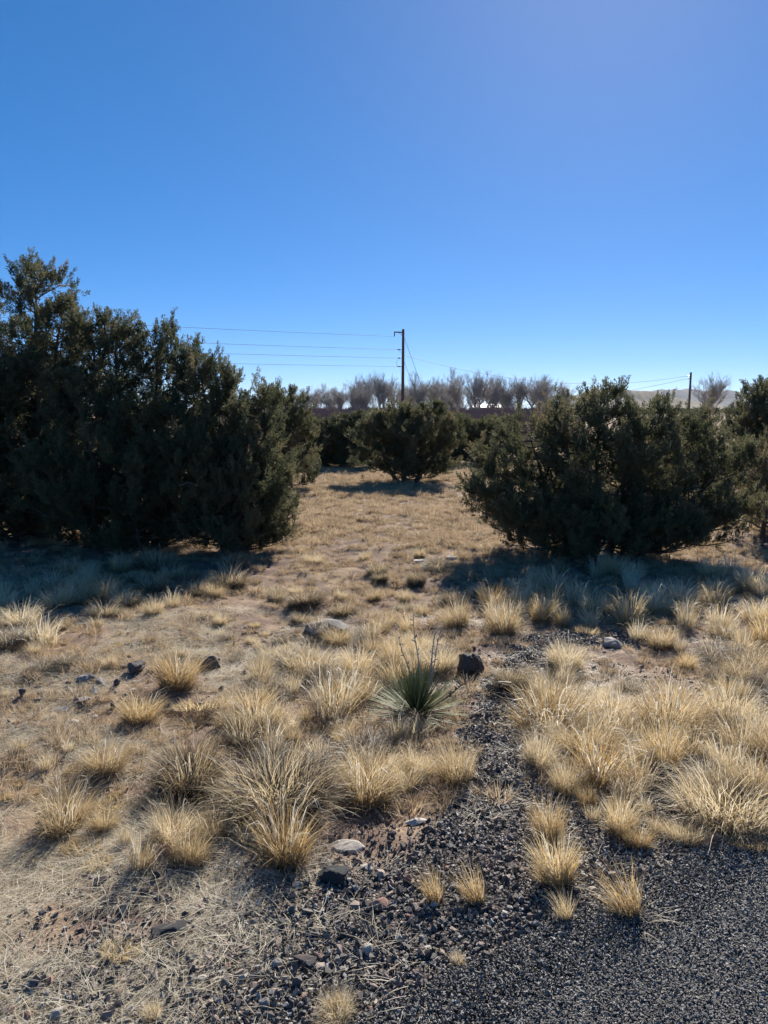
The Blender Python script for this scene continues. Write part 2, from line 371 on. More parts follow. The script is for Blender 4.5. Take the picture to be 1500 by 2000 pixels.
def plumes_mesh(name, pos, dirs, size, tone, mat, seed=0):
    r = np.random.default_rng(seed); n = len(pos)
    d = dirs / np.linalg.norm(dirs, axis=1)[:, None]
    a = np.cross(d, r.normal(size=(n, 3))); a /= np.linalg.norm(a, axis=1)[:, None]; b = np.cross(d, a)
    Rm = np.stack([a, b, d], -1)                                   # columns = local axes
    T = np.stack(PL)[r.integers(0, len(PL), n)]                    # n, 3*PLN, 3
    V = np.einsum('nij,nkj->nki', Rm, T) * size[:, None, None] + pos[:, None]
    k = T.shape[1]
    f = np.arange(n * k).reshape(-1, 3)
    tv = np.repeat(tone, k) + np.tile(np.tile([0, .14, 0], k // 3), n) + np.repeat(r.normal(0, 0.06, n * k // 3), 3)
    return mesh_np(name, V.reshape(-1, 3), f, mat, np.clip(tv, 0, 1))

def juniper(name, loc, leaders, label, cat='juniper', group=None, seed=0, dens=1.0, psize=0.13, stems=True, gap=0.0, brown=0.0, rz=0):
    """leaders: (x, y, top height, spread, crown base height) about the root"""
    r = np.random.default_rng(seed)
    rt = tag(root(name, loc, rz), label, cat, group)
    trunk = Tubes(); dead = []; P = []; D = []; S = []; Tn = []
    for li, (lx, ly, top, spread, cb) in enumerate(leaders):
        bx, by = lx * 0.25 + r.normal(0, 0.05), ly * 0.25 + r.normal(0, 0.05)
        t = np.linspace(0, 1, 9)
        wob = np.stack([np.sin(t * 5 + r.uniform(0, 6)), np.cos(t * 4 + r.uniform(0, 6))], -1) * 0.035 * top * t[:, None]
        sx = bx + (lx - bx) * t ** 0.75 + wob[:, 0]; sy = by + (ly - by) * t ** 0.75 + wob[:, 1]; sz = -0.06 + (top * 0.95 + 0.06) * t
        stem = np.stack([sx, sy, sz], -1)
        trunk.add(stem, np.interp(t, [0, 0.1, 1], [0.032 * top + 0.01, 0.022 * top + 0.008, 0.004]), 6)
        nb = int((50 + 48 * spread * top / 2.0) * dens * 0.62)
        for b in range(nb):
            u = (b + r.uniform(0, 1)) / nb
            u = u ** 0.92
            z0 = cb * 0.4 + (top - cb * 0.4) * u * 0.93
            p0 = np.array([np.interp(z0, sz, sx), np.interp(z0, sz, sy), z0])
            az = b * 2.39996 + r.normal(0, 0.5)
            prof = (1 - u) ** 0.62 * (0.72 + 0.28 * min(1, u / 0.15))
            rad = spread * prof * r.uniform(0.66, 1.12) + 0.08
            zend = cb * (1 - u) + z0 * u + rad * r.uniform(0.12, 0.5) if u < 0.25 else z0 + rad * r.uniform(0.18, 0.62)
            zend = max(zend, cb * 0.9 + 0.06); zend = min(zend, top * r.uniform(0.94, 1.03))
            p2 = np.array([p0[0] + math.cos(az) * rad, p0[1] + math.sin(az) * rad, zend])
            p1 = (p0 + p2) / 2 + np.array([0, 0, -0.10 * rad + r.normal(0, 0.04)])
            s = np.linspace(0, 1, 5)[:, None]
            cur = (1 - s) ** 2 * p0 + 2 * s * (1 - s) * p1 + s ** 2 * p2
            if stems: trunk.add(cur, np.linspace(0.010 + 0.008 * rad, 0.003, 5), 3)
            out = np.array([math.cos(az), math.sin(az), 0.0])
            if r.random() < 0.10 and u < 0.6:
                for _ in range(3):
                    e = p0 + (p2 - p0) * r.uniform(.2, .5); dd = out * 0.5 + r.normal(0, .6, 3); dd /= np.linalg.norm(dd)
                    L = r.uniform(.15, .45); dead.append(Tubes()); dead[-1].add([e, e + dd * L * .6 + [0, 0, .02], e + dd * L + r.normal(0, .04, 3)], [.007, .005, .002], 3)
            nsec = int((5 + rad * 8) * (0.8 + 0.4 * r.random()))
            bt = r.normal(0, 0.15) + brown + (0.10 if r.random() < 0.12 else 0)
            s0 = 0.32 + gap
            for k in range(nsec):
                sv = s0 + (1 - s0) * (k + r.random()) / nsec
                c = (1 - sv) ** 2 * p0 + 2 * sv * (1 - sv) * p1 + sv ** 2 * p2
                td = out * 0.5 + np.array([0, 0, 0.6]) + r.normal(0, 0.45, 3); td /= np.linalg.norm(td)
                L = r.uniform(0.07, 0.20) * (0.7 + 0.3 * top / 2.5)
                m = 3
                for j in range(m):
                    f = (j + r.random()) / m
                    P.append(c + td * L * f + r.normal(0, 0.012, 3))
                    D.append(td * 0.7 + np.array([0, 0, 0.55]) + r.normal(0, 0.30, 3))
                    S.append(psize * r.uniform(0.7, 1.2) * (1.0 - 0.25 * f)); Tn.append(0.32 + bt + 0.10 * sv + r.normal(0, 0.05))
            sl = r.uniform(0.12, 0.30); sd = out * 0.35 + np.array([0, 0, 1.0]) + r.normal(0, .18, 3); sd /= np.linalg.norm(sd)     # upright tip of the branch
            for k in range(9):
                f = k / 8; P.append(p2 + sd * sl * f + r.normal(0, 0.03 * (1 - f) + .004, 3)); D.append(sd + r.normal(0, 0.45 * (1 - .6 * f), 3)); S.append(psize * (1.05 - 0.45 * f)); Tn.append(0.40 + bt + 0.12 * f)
        for k in range(int(10 + 8 * spread)):                               # the spire at the top of each leader
            f = r.random(); P.append(stem[-1] + np.array([r.normal(0, .03 + .09 * (1 - f)), r.normal(0, .03 + .09 * (1 - f)), (f - 0.72) * 0.42]))
            D.append(np.array([r.normal(0, .3), r.normal(0, .3), 1.0])); S.append(psize * r.uniform(.7, 1.1)); Tn.append(0.42 + brown + r.normal(0, .06))
    P = np.array(P); D = np.array(D); S = np.array(S); Tn = np.array(Tn)
    keep = P[:, 2] > 0.03; P, D, S, Tn = P[keep], D[keep], S[keep], Tn[keep]
    tk = link('trunk', trunk.mesh(name + '_trunk', M['bark']), rt)
    for dt in dead: link('dead_branch', dt.mesh('dead_branch', M['dead_twig']), tk)
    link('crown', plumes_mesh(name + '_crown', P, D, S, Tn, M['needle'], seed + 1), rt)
    return rt
def stand(px, Y):
    x = px_at(px, Y); return (x, Y, Hs(x, Y))
def copy_tree(o, loc, rz, s=1.0, label=None, group=None):
    c = o.copy(); COL.objects.link(c); c.location = loc; c.rotation_euler = (0, 0, rz); c.scale = (s, s, s) if not isinstance(s, tuple) else s
    if label: c['label'] = label
    if group: c['group'] = group
    for ch in o.children:
        k = ch.copy(); COL.objects.link(k); k.parent = c
        for gch in ch.children:
            g = gch.copy(); COL.objects.link(g); g.parent = k
    return c

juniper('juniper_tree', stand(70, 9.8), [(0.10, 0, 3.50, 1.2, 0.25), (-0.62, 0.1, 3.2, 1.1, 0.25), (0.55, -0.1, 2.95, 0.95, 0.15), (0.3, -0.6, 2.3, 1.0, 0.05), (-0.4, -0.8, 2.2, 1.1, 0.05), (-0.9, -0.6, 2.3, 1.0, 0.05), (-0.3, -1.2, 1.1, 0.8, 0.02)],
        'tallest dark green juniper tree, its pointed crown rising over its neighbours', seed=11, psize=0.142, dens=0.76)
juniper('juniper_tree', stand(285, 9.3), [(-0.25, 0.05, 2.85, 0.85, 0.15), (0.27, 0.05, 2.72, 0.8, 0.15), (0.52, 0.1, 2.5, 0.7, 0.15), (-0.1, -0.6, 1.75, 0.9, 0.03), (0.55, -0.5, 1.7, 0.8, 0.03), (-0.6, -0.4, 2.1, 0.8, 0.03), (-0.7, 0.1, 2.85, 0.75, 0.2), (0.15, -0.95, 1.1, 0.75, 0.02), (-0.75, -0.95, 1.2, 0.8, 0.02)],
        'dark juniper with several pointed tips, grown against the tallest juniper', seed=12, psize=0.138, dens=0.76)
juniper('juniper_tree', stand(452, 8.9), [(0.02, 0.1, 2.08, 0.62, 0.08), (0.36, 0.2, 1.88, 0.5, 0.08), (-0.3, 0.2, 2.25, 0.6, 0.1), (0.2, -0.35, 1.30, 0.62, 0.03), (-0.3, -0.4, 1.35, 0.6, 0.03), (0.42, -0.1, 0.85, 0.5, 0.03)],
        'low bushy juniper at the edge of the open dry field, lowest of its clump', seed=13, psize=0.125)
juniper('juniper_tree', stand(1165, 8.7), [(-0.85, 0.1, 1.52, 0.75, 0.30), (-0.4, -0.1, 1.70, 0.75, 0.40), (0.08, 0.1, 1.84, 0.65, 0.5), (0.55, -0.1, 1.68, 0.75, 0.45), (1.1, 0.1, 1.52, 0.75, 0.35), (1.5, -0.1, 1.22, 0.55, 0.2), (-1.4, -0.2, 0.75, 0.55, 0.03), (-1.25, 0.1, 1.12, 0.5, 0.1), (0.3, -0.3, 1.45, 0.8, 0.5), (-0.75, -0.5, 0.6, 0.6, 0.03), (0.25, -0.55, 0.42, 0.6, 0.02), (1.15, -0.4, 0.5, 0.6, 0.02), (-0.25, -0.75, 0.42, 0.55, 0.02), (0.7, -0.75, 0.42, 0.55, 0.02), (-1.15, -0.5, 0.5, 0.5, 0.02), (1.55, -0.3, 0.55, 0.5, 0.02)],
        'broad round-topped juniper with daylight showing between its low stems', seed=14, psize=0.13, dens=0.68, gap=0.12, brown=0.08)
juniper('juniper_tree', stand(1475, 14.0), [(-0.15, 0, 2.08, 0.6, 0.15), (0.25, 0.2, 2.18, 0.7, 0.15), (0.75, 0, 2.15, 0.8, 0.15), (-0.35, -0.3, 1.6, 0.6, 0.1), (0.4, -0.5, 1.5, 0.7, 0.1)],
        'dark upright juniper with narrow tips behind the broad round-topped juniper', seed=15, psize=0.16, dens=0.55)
juniper('juniper_shrub', stand(1497, 9.9), [(0.0, 0, 1.22, 0.5, 0.1), (0.35, 0.1, 1.3, 0.6, 0.1), (-0.1, -0.25, 0.8, 0.5, 0.03)],
        'brownish half-dead juniper shrub beside the broad round-topped juniper', seed=16, psize=0.12, dens=0.5, brown=0.32)
mid = juniper('juniper_shrub', stand(792, 17.2), [(-0.18, 0, 1.66, 0.60, 0.1), (0.42, 0.05, 1.70, 0.58, 0.1), (-0.6, 0.05, 1.45, 0.55, 0.08), (0.75, 0.1, 1.35, 0.5, 0.08), (0.1, -0.35, 1.2, 0.7, 0.06), (-0.05, 0.3, 1.6, 0.5, 0.1)],
        'twin-peaked juniper in the field, standing in line with the tall utility pole', seed=17, psize=0.16, dens=0.6)
juniper('juniper_shrub', stand(562, 15.5), [(-0.25, 0, 2.02, 0.75, 0.1), (0.1, 0.1, 1.95, 0.6, 0.1), (0.25, -0.1, 1.6, 0.5, 0.1)],
        'sloping juniper peeping out behind the low bushy juniper', seed=18, psize=0.16, dens=0.5)
mid.scale = (1.32, 1.1, 1.0)
low = juniper('juniper_shrub', stand(655, 21.5), [(-0.55, 0, 1.24, 0.62, 0.05), (0.1, 0, 1.38, 0.7, 0.05), (0.7, 0.1, 1.46, 0.65, 0.05), (-0.3, -0.3, 0.7, 0.6, 0.02), (0.5, -0.3, 0.75, 0.65, 0.02), (-0.9, 0, 0.8, 0.45, 0.02)],
        'low wide juniper next to the twin-peaked juniper, with dead branches at its foot', seed=19, psize=0.19, dens=0.55)
low.scale = (1.3, 1.0, 1.0)
copy_tree(low, stand(905, 23.5), 3.3, (1.3, 0.9, 1.0), 'low dark juniper half hidden behind the twin-peaked juniper')
copy_tree(low, stand(725, 24.5), 0.2, (1.35, 1.0, 0.92), 'dark juniper filling the gap between the low wide and the twin-peaked junipers')
copy_tree(low, stand(608, 24.0), 3.0, (1.45, 1.0, 0.95), 'dark juniper behind the low wide juniper')
copy_tree(low, stand(835, 29.0), 0.0, (1.3, 1.0, 1.02), 'farther dark juniper showing over the twin-peaked juniper')
copy_tree(mid, stand(962, 27.0), 0.3, (1.1, 0.9, 0.82), 'far juniper seen past the edge of the broad round-topped juniper')
copy_tree(mid, stand(585, 27.0), 4.0, (1.1, 1.1, 0.86), 'far juniper behind the dead branches at the field edge')
copy_tree(low, stand(1330, 17.0), 0.6, 1.0, 'juniper seen through the stems of the broad round-topped juniper')

# ------------------------------------------------------------------ bare trees behind the field
def bare_tree(seed, h):
    r = np.random.default_rng(seed); tr = Tubes(); cr = Tubes()
    def grow(p, d, L, rad, lev):
        n = 4; pts = [p]; dd = d.copy()
        for k in range(n):
            dd = dd + r.normal(0, 0.10, 3) + np.array([0, 0, 0.05]); dd /= np.linalg.norm(dd)
            pts.append(pts[-1] + dd * L / n)
        (tr if lev < 2 else cr).add(pts, np.linspace(rad, rad * 0.55, n + 1), 5 if lev == 0 else 3)
        if lev >= 4: return
        nb = [6, 6, 5, 5][lev]
        for b in range(nb):
            s = r.uniform(0.25, 1.0) if lev else r.uniform(0.2, 1.0)
            q = np.array(pts)[min(n, int(s * n + 0.5))]
            ax = r.normal(0, 1, 3); ax -= ax.dot(dd) * dd; ax /= np.linalg.norm(ax)
            ang = r.uniform(0.30, 0.75)
            nd_ = dd * math.cos(ang) + ax * math.sin(ang) + np.array([0, 0, 0.30]); nd_ /= np.linalg.norm(nd_)
            grow(q, nd_, L * r.uniform(0.5, 0.72), max(rad * 0.48, 0.010), lev + 1)
    for st in range(r.integers(2, 4)):
        grow(np.array([r.normal(0, .2), r.normal(0, .2), -0.1]), np.array([r.normal(0, .22), r.normal(0, .22), 1.0]), h * 0.46, h * 0.016, 0)
    return tr.mesh('bare_trunk', M['bare']), cr.mesh('bare_twigs', M['bare'])
BT = [bare_tree(300 + k, 7.0) for k in range(4)]
bare_spots = [  # column, distance, picture height of the top, variant
    (455, 118, 757), (520, 125, 762), (545, 105, 772), (598, 112, 757), (622, 116, 765), (655, 108, 752), (668, 120, 760), (690, 110, 742), (708, 114, 738),
    (728, 108, 732), (748, 112, 727), (765, 116, 735), (808, 112, 740), (826, 108, 737), (842, 118, 745), (860, 110, 738), (876, 116, 742),
    (905, 104, 735), (927, 100, 724), (948, 108, 738), (968, 112, 742), (990, 110, 746), (1012, 114, 744), (1034, 108, 746), (1052, 112, 738), (1072, 116, 742), (1098, 118, 752), (1380, 62, 733),
    (575, 120, 768), (640, 122, 758), (718, 124, 744), (780, 124, 748), (852, 124, 746), (890, 118, 748), (980, 124, 748), (1062, 124, 750)]
r = np.random.default_rng(5)
for k, (px, Y, top) in enumerate(bare_spots):
    x = px_at(px, Y); hgt = CAM_H + (806 - top) / 1500 * Y
    tm, cm = BT[k % 4]
    zmax = max(v.co.z for v in cm.vertices)
    s = hgt / zmax
    o = root('bare_tree', (x, Y, 0), r.uniform(0, 6.28), (s * r.uniform(1.1, 1.5), s * 1.3, s * r.uniform(0.82, 1.16)))
    if px == 1380: tag(o, 'lone leafless tree beside the shorter utility pole', 'tree')
    elif px == 927: tag(o, 'leafless tree with the tallest spreading crown, its dark limbs clear against the sky', 'tree')
    elif px < 700: tag(o, 'leafless tree at the juniper clump end of the far row of bare trees', 'tree', 'bare trees at the clump end of the row')
    elif px < 880: tag(o, 'leafless tree of the far row, near the tall utility pole and its guy wires', 'tree', 'bare trees near the tall pole')
    else: tag(o, 'leafless tree of the far row, between the guy wires and the broad juniper', 'tree', 'bare trees next to the broad juniper')
    link('trunk', tm, o); link('crown', cm, o)

# bare brush below the tree row, a far dark wood on the plain and dead branches at the field edge
def thicket(name, n, fx, label, cat, mat, hh, seed, wid=0.02):
    r = np.random.default_rng(seed); V = []; Fq = []
    px = fx(r, n)
    x, y = px[:, 0], px[:, 1]; h = hh(r, n, y)
    per = 26
    X = np.repeat(x, per) + r.normal(0, 0.35, n * per); Y = np.repeat(y, per) + r.normal(0, 0.35, n * per); Hh = np.repeat(h, per) * r.uniform(0.4, 1, n * per)
    dx, dy = r.normal(0, 0.25, n * per) * Hh, r.normal(0, 0.25, n * per) * Hh
    w = wid * (0.6 + y.repeat(per) / 60)
    b = np.stack([X, Y, np.zeros_like(X)], -1); mdl = b + np.stack([dx * .35, dy * .35, Hh * .55], -1); tip = b + np.stack([dx, dy, Hh], -1)
    sx = np.stack([w, 0 * w, 0 * w], -1)
    V = np.stack([b - sx, b + sx, mdl + sx * .7, mdl - sx * .7, tip], 1).reshape(-1, 3)
    k = np.arange(n * per)[:, None] * 5
    Fq = np.concatenate([k + [0, 1, 2], k + [0, 2, 3], k + [3, 2, 4]])
    tag(link(name, mesh_np(name, V, Fq, mat)), label, cat, kind='stuff')
def brush_pts(r, n):
    Y = 32 + 62 * r.random(n) ** 0.8; px = r.uniform(430, 1120, n); return np.stack([(px - 750) / 1500 * Y * 1.01, Y], -1)
thicket('brush_thicket', 1200, brush_pts, 'purplish grey thicket of bare brush below the row of leafless trees', 'brush', M['brush'], lambda r, n, y: r.uniform(0.7, 1.7, n) + (y - 32) / 62 * 0.7, 41)
def brush2_pts(r, n):
    Y = 96 + 40 * r.random(n); px = r.uniform(430, 1150, n); return np.stack([(px - 750) / 1500 * Y * 1.01, Y], -1)
thicket('brush_thicket', 500, brush2_pts, 'taller tangle of bare brush around the feet of the leafless trees', 'brush', M['brush'], lambda r, n, y: r.uniform(1.2, 2.6, n), 43, 0.012)
def wood_pts(r, n):
    Y = 260 + 260 * r.random(n); px = r.uniform(-100, 1600, n); return np.stack([(px - 750) / 1500 * Y * 1.01, Y], -1)
thicket('distant_wood', 900, wood_pts, 'dark line of distant scrub on the horizon', 'wood', M['needle'], lambda r, n, y: r.uniform(1.2, 3.0, n), 42, 0.12)

# small house far out on the plain
hs = root('house', (px_at(944, 230), 230, 0)); tag(hs, 'small far house with a pale roof, half hidden by leafless trees', 'house')
def boxmesh(name, x0, x1, y0, y1, z0, z1, mat):
    V = np.array([(x, y, z) for z in (z0, z1) for y in (y0, y1) for x in (x0, x1)], float)
    Fq = np.array([(0, 2, 3, 1), (4, 5, 7, 6), (0, 1, 5, 4), (2, 6, 7, 3), (0, 4, 6, 2), (1, 3, 7, 5)])
    return mesh_np(name, V, Fq, mat)
link('wall', boxmesh('house_wall', -4, 4, -3, 3, 0, 2.3, M['house']), hs)
rv = np.array([(-4.4, -3.5, 2.2), (4.4, -3.5, 2.2), (4.4, 0, 3.3), (-4.4, 0, 3.3), (4.4, 3.5, 2.2), (-4.4, 3.5, 2.2), (-4.4, 0, 2.25), (4.4, 0, 2.25)])
me = bpy.data.meshes.new('house_roof'); me.from_pydata([tuple(v) for v in rv], [], [(0, 1, 2, 3), (3, 2, 4, 5), (0, 3, 5), (1, 4, 2), (0, 5, 4, 1)]); me.materials.append(M['roof']); link('roof', me, hs)
for wx in (-2.4, 1.8): link('window', boxmesh('house_window', wx, wx + 1.1, -3.04, -2.98, 0.9, 1.9, M['glass']), hs)
link('door', boxmesh('house_door', -0.3, 0.6, -3.05, -2.98, 0.0, 2.0, M['roof']), hs)

# ------------------------------------------------------------------ utility poles and lines
def zpx(py, Y): return CAM_H + (800 - py) / 1500 * Y
PY = 86.0; PX = px_at(786, PY); PT = zpx(648, PY)
def pole(loc, top, rad, label):
    rt = root('utility_pole', loc); tag(rt, label, 'utility pole', 'wooden utility poles')
    t = Tubes(); t.add([(0, 0, -0.3), (0.0, 0, top * 0.5), (0.03, 0, top)], [rad, rad * 0.86, rad * 0.72], 12, cap=True)
    link('shaft', t.mesh('pole_shaft', M['pole']), rt); return rt
p1 = pole((PX, PY, 0), PT, 0.19, 'tall wooden utility pole with a short top arm and three side insulators')
arm_z = zpx(654, PY)
t = Tubes(); t.add([(0.05, -0.16, arm_z), (-1.0, -0.16, arm_z + 0.02)], [0.075, 0.065], 4, cap=True); t.add([(-0.45, -0.16, arm_z - 0.03), (0, -0.16, arm_z - 0.42)], 0.02, 4)
top_arm = link('top_arm', t.mesh('pole_arm', M['pole']), p1)
def insulator(parent, x0, x1, y, z, hang=0):
    t = Tubes()
    a = np.array([x0, y, z]); b = np.array([x1, y, z - hang]); n = 9
    pts = [a + (b - a) * s for s in np.linspace(0, 1, n)]
    t.add(pts, [0.02, 0.05, 0.085, 0.04, 0.085, 0.04, 0.085, 0.05, 0.02], 8); link('insulator', t.mesh('insulator', M['insul']), parent)
insulator(top_arm, -0.93, -0.95, -0.16, arm_z - 0.03, 0.42)
ins_z = [zpx(p, PY) for p in (686, 702, 718)]
for z in ins_z: insulator(p1, -0.16, -0.62, -0.10, z)
t = Tubes(); t.add([(-0.3, -0.1, ins_z[1]), (-0.75, -0.3, (ins_z[1] + ins_z[2]) / 2), (-0.6, -0.1, ins_z[2])], 0.018, 4); t.add([(-0.15, -0.1, ins_z[0] - .35), (-0.6, -0.1, ins_z[0])], 0.018, 4)
link('jumper', t.mesh('jumper', M['wire']), p1)
PY2 = 100.0; PX2 = px_at(1335, PY2); PT2 = zpx(729, PY2)
p2 = pole((PX2, PY2, 0), PT2, 0.165, 'shorter wooden utility pole in front of the far mesa')
z2 = zpx(736, PY2)
insulator(p2, -0.14, -0.55, -0.1, z2)
insulator(p2, -0.14, -0.5, -0.1, z2 - 0.35)
def wire(a, b, sag, label, rad=0.015, n=40):
    a = np.array(a, float); b = np.array(b, float); s = np.linspace(0, 1, n)
    pts = a + (b - a) * s[:, None]; pts[:, 2] -= sag * 4 * s * (1 - s)
    t = Tubes(); t.add(pts, rad, 4); tag(link('power_line', t.mesh('power_line', M['wire'])), label, 'cable', 'overhead lines')
ends = [((PX - 0.95, PY - 0.16, arm_z - 0.44), 'topmost overhead line, hung from the top arm of the tall pole'),
        ((PX - 0.62, PY - 0.1, ins_z[0]), 'overhead line tied to the highest side insulator of the tall pole'),
        ((PX - 0.62, PY - 0.1, ins_z[1]), 'overhead line tied to the middle side insulator of the tall pole'),
        ((PX - 0.62, PY - 0.1, ins_z[2]), 'lowest overhead line, tied to the bottom side insulator of the tall pole')]
for (a, lb), dz in zip(ends, (0.35, 0.3, 0.25, 0.15)):
    wire(a, (a[0] - 64, a[1] - 36, a[2] + dz), 0.35, lb)
wire((PX + 0.16, PY - 0.05, zpx(697, PY)), (PX2 - 0.55, PY2 - 0.1, z2), 1.9, 'sagging line strung from the tall pole to the shorter pole', 0.018)
wire((PX2 - 0.5, PY2 - 0.1, z2 - 0.35), (PX2 - 26, PY2 + 6, zpx(797, PY2)), 0.6, 'lower line running down from the shorter pole', 0.02)
wire((PX + 0.15, PY, zpx(664, PY)), (px_at(850, PY), PY + 1.5, 0.0), 0.0, 'upper guy wire slanting from near the top of the tall pole', 0.02, 4)
wire((PX + 0.15, PY, zpx(709, PY)), (px_at(834, PY), PY + 1.0, 0.0), 0.0, 'lower guy wire slanting from the middle of the tall pole', 0.02, 4)

# ------------------------------------------------------------------ grass tufts
def blades(r, n, r0, tilt, droop, length, width, segs=4, lean=(0, 0), tone=(0.35, 0.75), hook=0.0, lay=0.0):
    """arrays of curved tapering blades growing from a small disc; returns V, F, tone"""
    az = r.uniform(0, 2 * math.pi, n); rb = r0 * np.sqrt(r.random(n))
    th = np.abs(r.normal(0, 1, n)) * tilt * 0.6 + tilt * 0.25 * rb / r0 + lay
    az2 = az + r.normal(0, 0.7, n)
    L = length * r.uniform(0.4, 1.12, n) * (1 - 0.25 * (rb / r0) ** 2); k = droop * r.uniform(0.3, 1.5, n)
    base = np.stack([np.cos(az) * rb, np.sin(az) * rb, np.full(n, -0.01)], -1)
    pts = [base]; hk = hook * r.uniform(0.4, 1.3, n)
    for s in range(segs):
        t = (s + 0.5) / segs
        a = th + k * t ** 1.4 + hk * max(0, t - 0.62) / 0.38
        d = np.stack([np.sin(a) * np.cos(az2) + lean[0] * t, np.sin(a) * np.sin(az2) + lean[1] * t, np.cos(a)], -1)
        d += r.normal(0, 0.11, (n, 3))
        d /= np.linalg.norm(d, axis=1)[:, None]
        pts.append(pts[-1] + d * (L / segs)[:, None])
    pts = np.stack(pts, 1)
    pts[:, 1:, 2] = np.maximum(pts[:, 1:, 2], 0.004 + 0.02 * r.random((n, segs)))
    wa = r.uniform(0, 2 * math.pi, n); side = np.stack([np.cos(wa), np.sin(wa), 0 * wa], -1)
    W = width * r.uniform(0.6, 1.3, n)
    prof = np.array([0.8] + [1.0 - 0.75 * (s / segs) for s in range(1, segs)])
    V = []
    for s in range(segs):
        V += [pts[:, s] - side * (W * prof[s])[:, None], pts[:, s] + side * (W * prof[s])[:, None]]
    V.append(pts[:, segs]); V = np.stack(V, 1); m = 2 * segs + 1
    f = []
    for s in range(segs - 1): f += [(2 * s, 2 * s + 1, 2 * s + 3), (2 * s, 2 * s + 3, 2 * s + 2)]
    f.append((2 * segs - 2, 2 * segs - 1, 2 * segs))
    Fc = (np.arange(n)[:, None, None] * m + np.array(f)[None]).reshape(-1, 3)
    tb = r.uniform(tone[0], tone[1], n)
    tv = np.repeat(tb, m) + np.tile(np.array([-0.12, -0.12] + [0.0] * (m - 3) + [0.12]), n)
    return V.reshape(-1, 3), Fc, np.clip(tv, 0, 1)
def blades_mesh(name, mat, parts):
    Vs, Fs, Ts, n = [], [], [], 0
    for V, Fc, T in parts: Vs.append(V); Fs.append(Fc + n); Ts.append(T); n += len(V)
    return mesh_np(name, np.concatenate(Vs), np.concatenate(Fs), mat, np.concatenate(Ts))
# every kind is built about 1 unit high and scaled to its place
KINDS = {}
def kind(name, variants, fn): KINDS[name] = [fn(np.random.default_rng(sum(map(ord, name)) * 31 + v)) for v in range(variants)]
def k_fan(r):
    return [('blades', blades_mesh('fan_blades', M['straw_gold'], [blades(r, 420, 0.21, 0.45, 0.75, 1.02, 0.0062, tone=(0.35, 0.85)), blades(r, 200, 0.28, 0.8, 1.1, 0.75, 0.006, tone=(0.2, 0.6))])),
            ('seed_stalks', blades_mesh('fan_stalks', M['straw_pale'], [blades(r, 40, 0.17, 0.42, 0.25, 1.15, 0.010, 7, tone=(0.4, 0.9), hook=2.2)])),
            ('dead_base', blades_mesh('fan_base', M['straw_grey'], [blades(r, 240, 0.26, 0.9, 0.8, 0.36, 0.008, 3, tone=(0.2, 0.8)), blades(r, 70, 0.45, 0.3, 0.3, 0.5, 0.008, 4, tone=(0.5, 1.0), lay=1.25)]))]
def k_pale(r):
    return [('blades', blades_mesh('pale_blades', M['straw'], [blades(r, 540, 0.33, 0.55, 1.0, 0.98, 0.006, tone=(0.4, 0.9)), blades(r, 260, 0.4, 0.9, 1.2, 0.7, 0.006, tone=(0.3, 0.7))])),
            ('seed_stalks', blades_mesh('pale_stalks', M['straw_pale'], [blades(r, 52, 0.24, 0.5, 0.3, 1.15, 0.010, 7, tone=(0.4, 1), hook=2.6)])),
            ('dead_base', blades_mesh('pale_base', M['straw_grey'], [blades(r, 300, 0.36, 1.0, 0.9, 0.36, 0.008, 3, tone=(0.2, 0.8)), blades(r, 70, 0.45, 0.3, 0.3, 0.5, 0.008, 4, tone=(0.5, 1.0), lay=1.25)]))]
def k_mound(r):
    return [('blades', blades_mesh('mound_blades', M['straw'], [blades(r, 620, 0.36, 0.7, 1.5, 1.2, 0.0065, 5, tone=(0.3, 0.8)), blades(r, 500, 0.42, 0.9, 1.3, 0.9, 0.0065, 5, tone=(0.15, 0.6))])),
            ('seed_stalks', blades_mesh('mound_stalks', M['straw_pale'], [blades(r, 60, 0.36, 0.6, 0.6, 1.25, 0.010, 7, tone=(0.4, 1), hook=2.4)])),
            ('dead_base', blades_mesh('mound_base', M['straw_grey'], [blades(r, 1700, 0.5, 0.8, 1.1, 0.80, 0.009, 4, tone=(0.0, 0.45))]))]  # dead thatch, toned darker and heaped high to paint in the mound's shaded side
def k_wisp(r):
    return [('blades', blades_mesh('wisp_blades', M['straw'], [blades(r, 240, 0.2, 0.5, 0.7, 0.8, 0.0055, tone=(0.35, 0.85))])),
            ('seed_stalks', blades_mesh('wisp_stalks', M['straw_pale'], [blades(r, 50, 0.24, 0.40, 0.25, 1.1, 0.010, 7, tone=(0.4, 1), hook=2.8)]))]
def k_cloud(r):
    return [('blades', blades_mesh('cloud_blades', M['straw'], [blades(r, 900, 0.5, 0.8, 1.5, 0.95, 0.0055, 5, tone=(0.5, 0.95)), blades(r, 350, 0.5, 0.9, 1.2, 0.7, 0.006, tone=(0.2, 0.6))])),
            ('dead_base', blades_mesh('cloud_base', M['straw_grey'], [blades(r, 500, 0.5, 0.9, 0.8, 0.45, 0.009, 3, tone=(0.0, 0.6))]))]
def k_mat(r):
    return [('blades', blades_mesh('mat_blades', M['straw_gold'], [blades(r, 520, 0.95, 0.8, 0.9, 0.75, 0.016, 3, tone=(0.4, 0.9))])),
            ('dead_base', blades_mesh('mat_base', M['straw_grey'], [blades(r, 300, 1.0, 0.9, 0.8, 0.5, 0.02, 3, tone=(0.0, 0.6))]))]
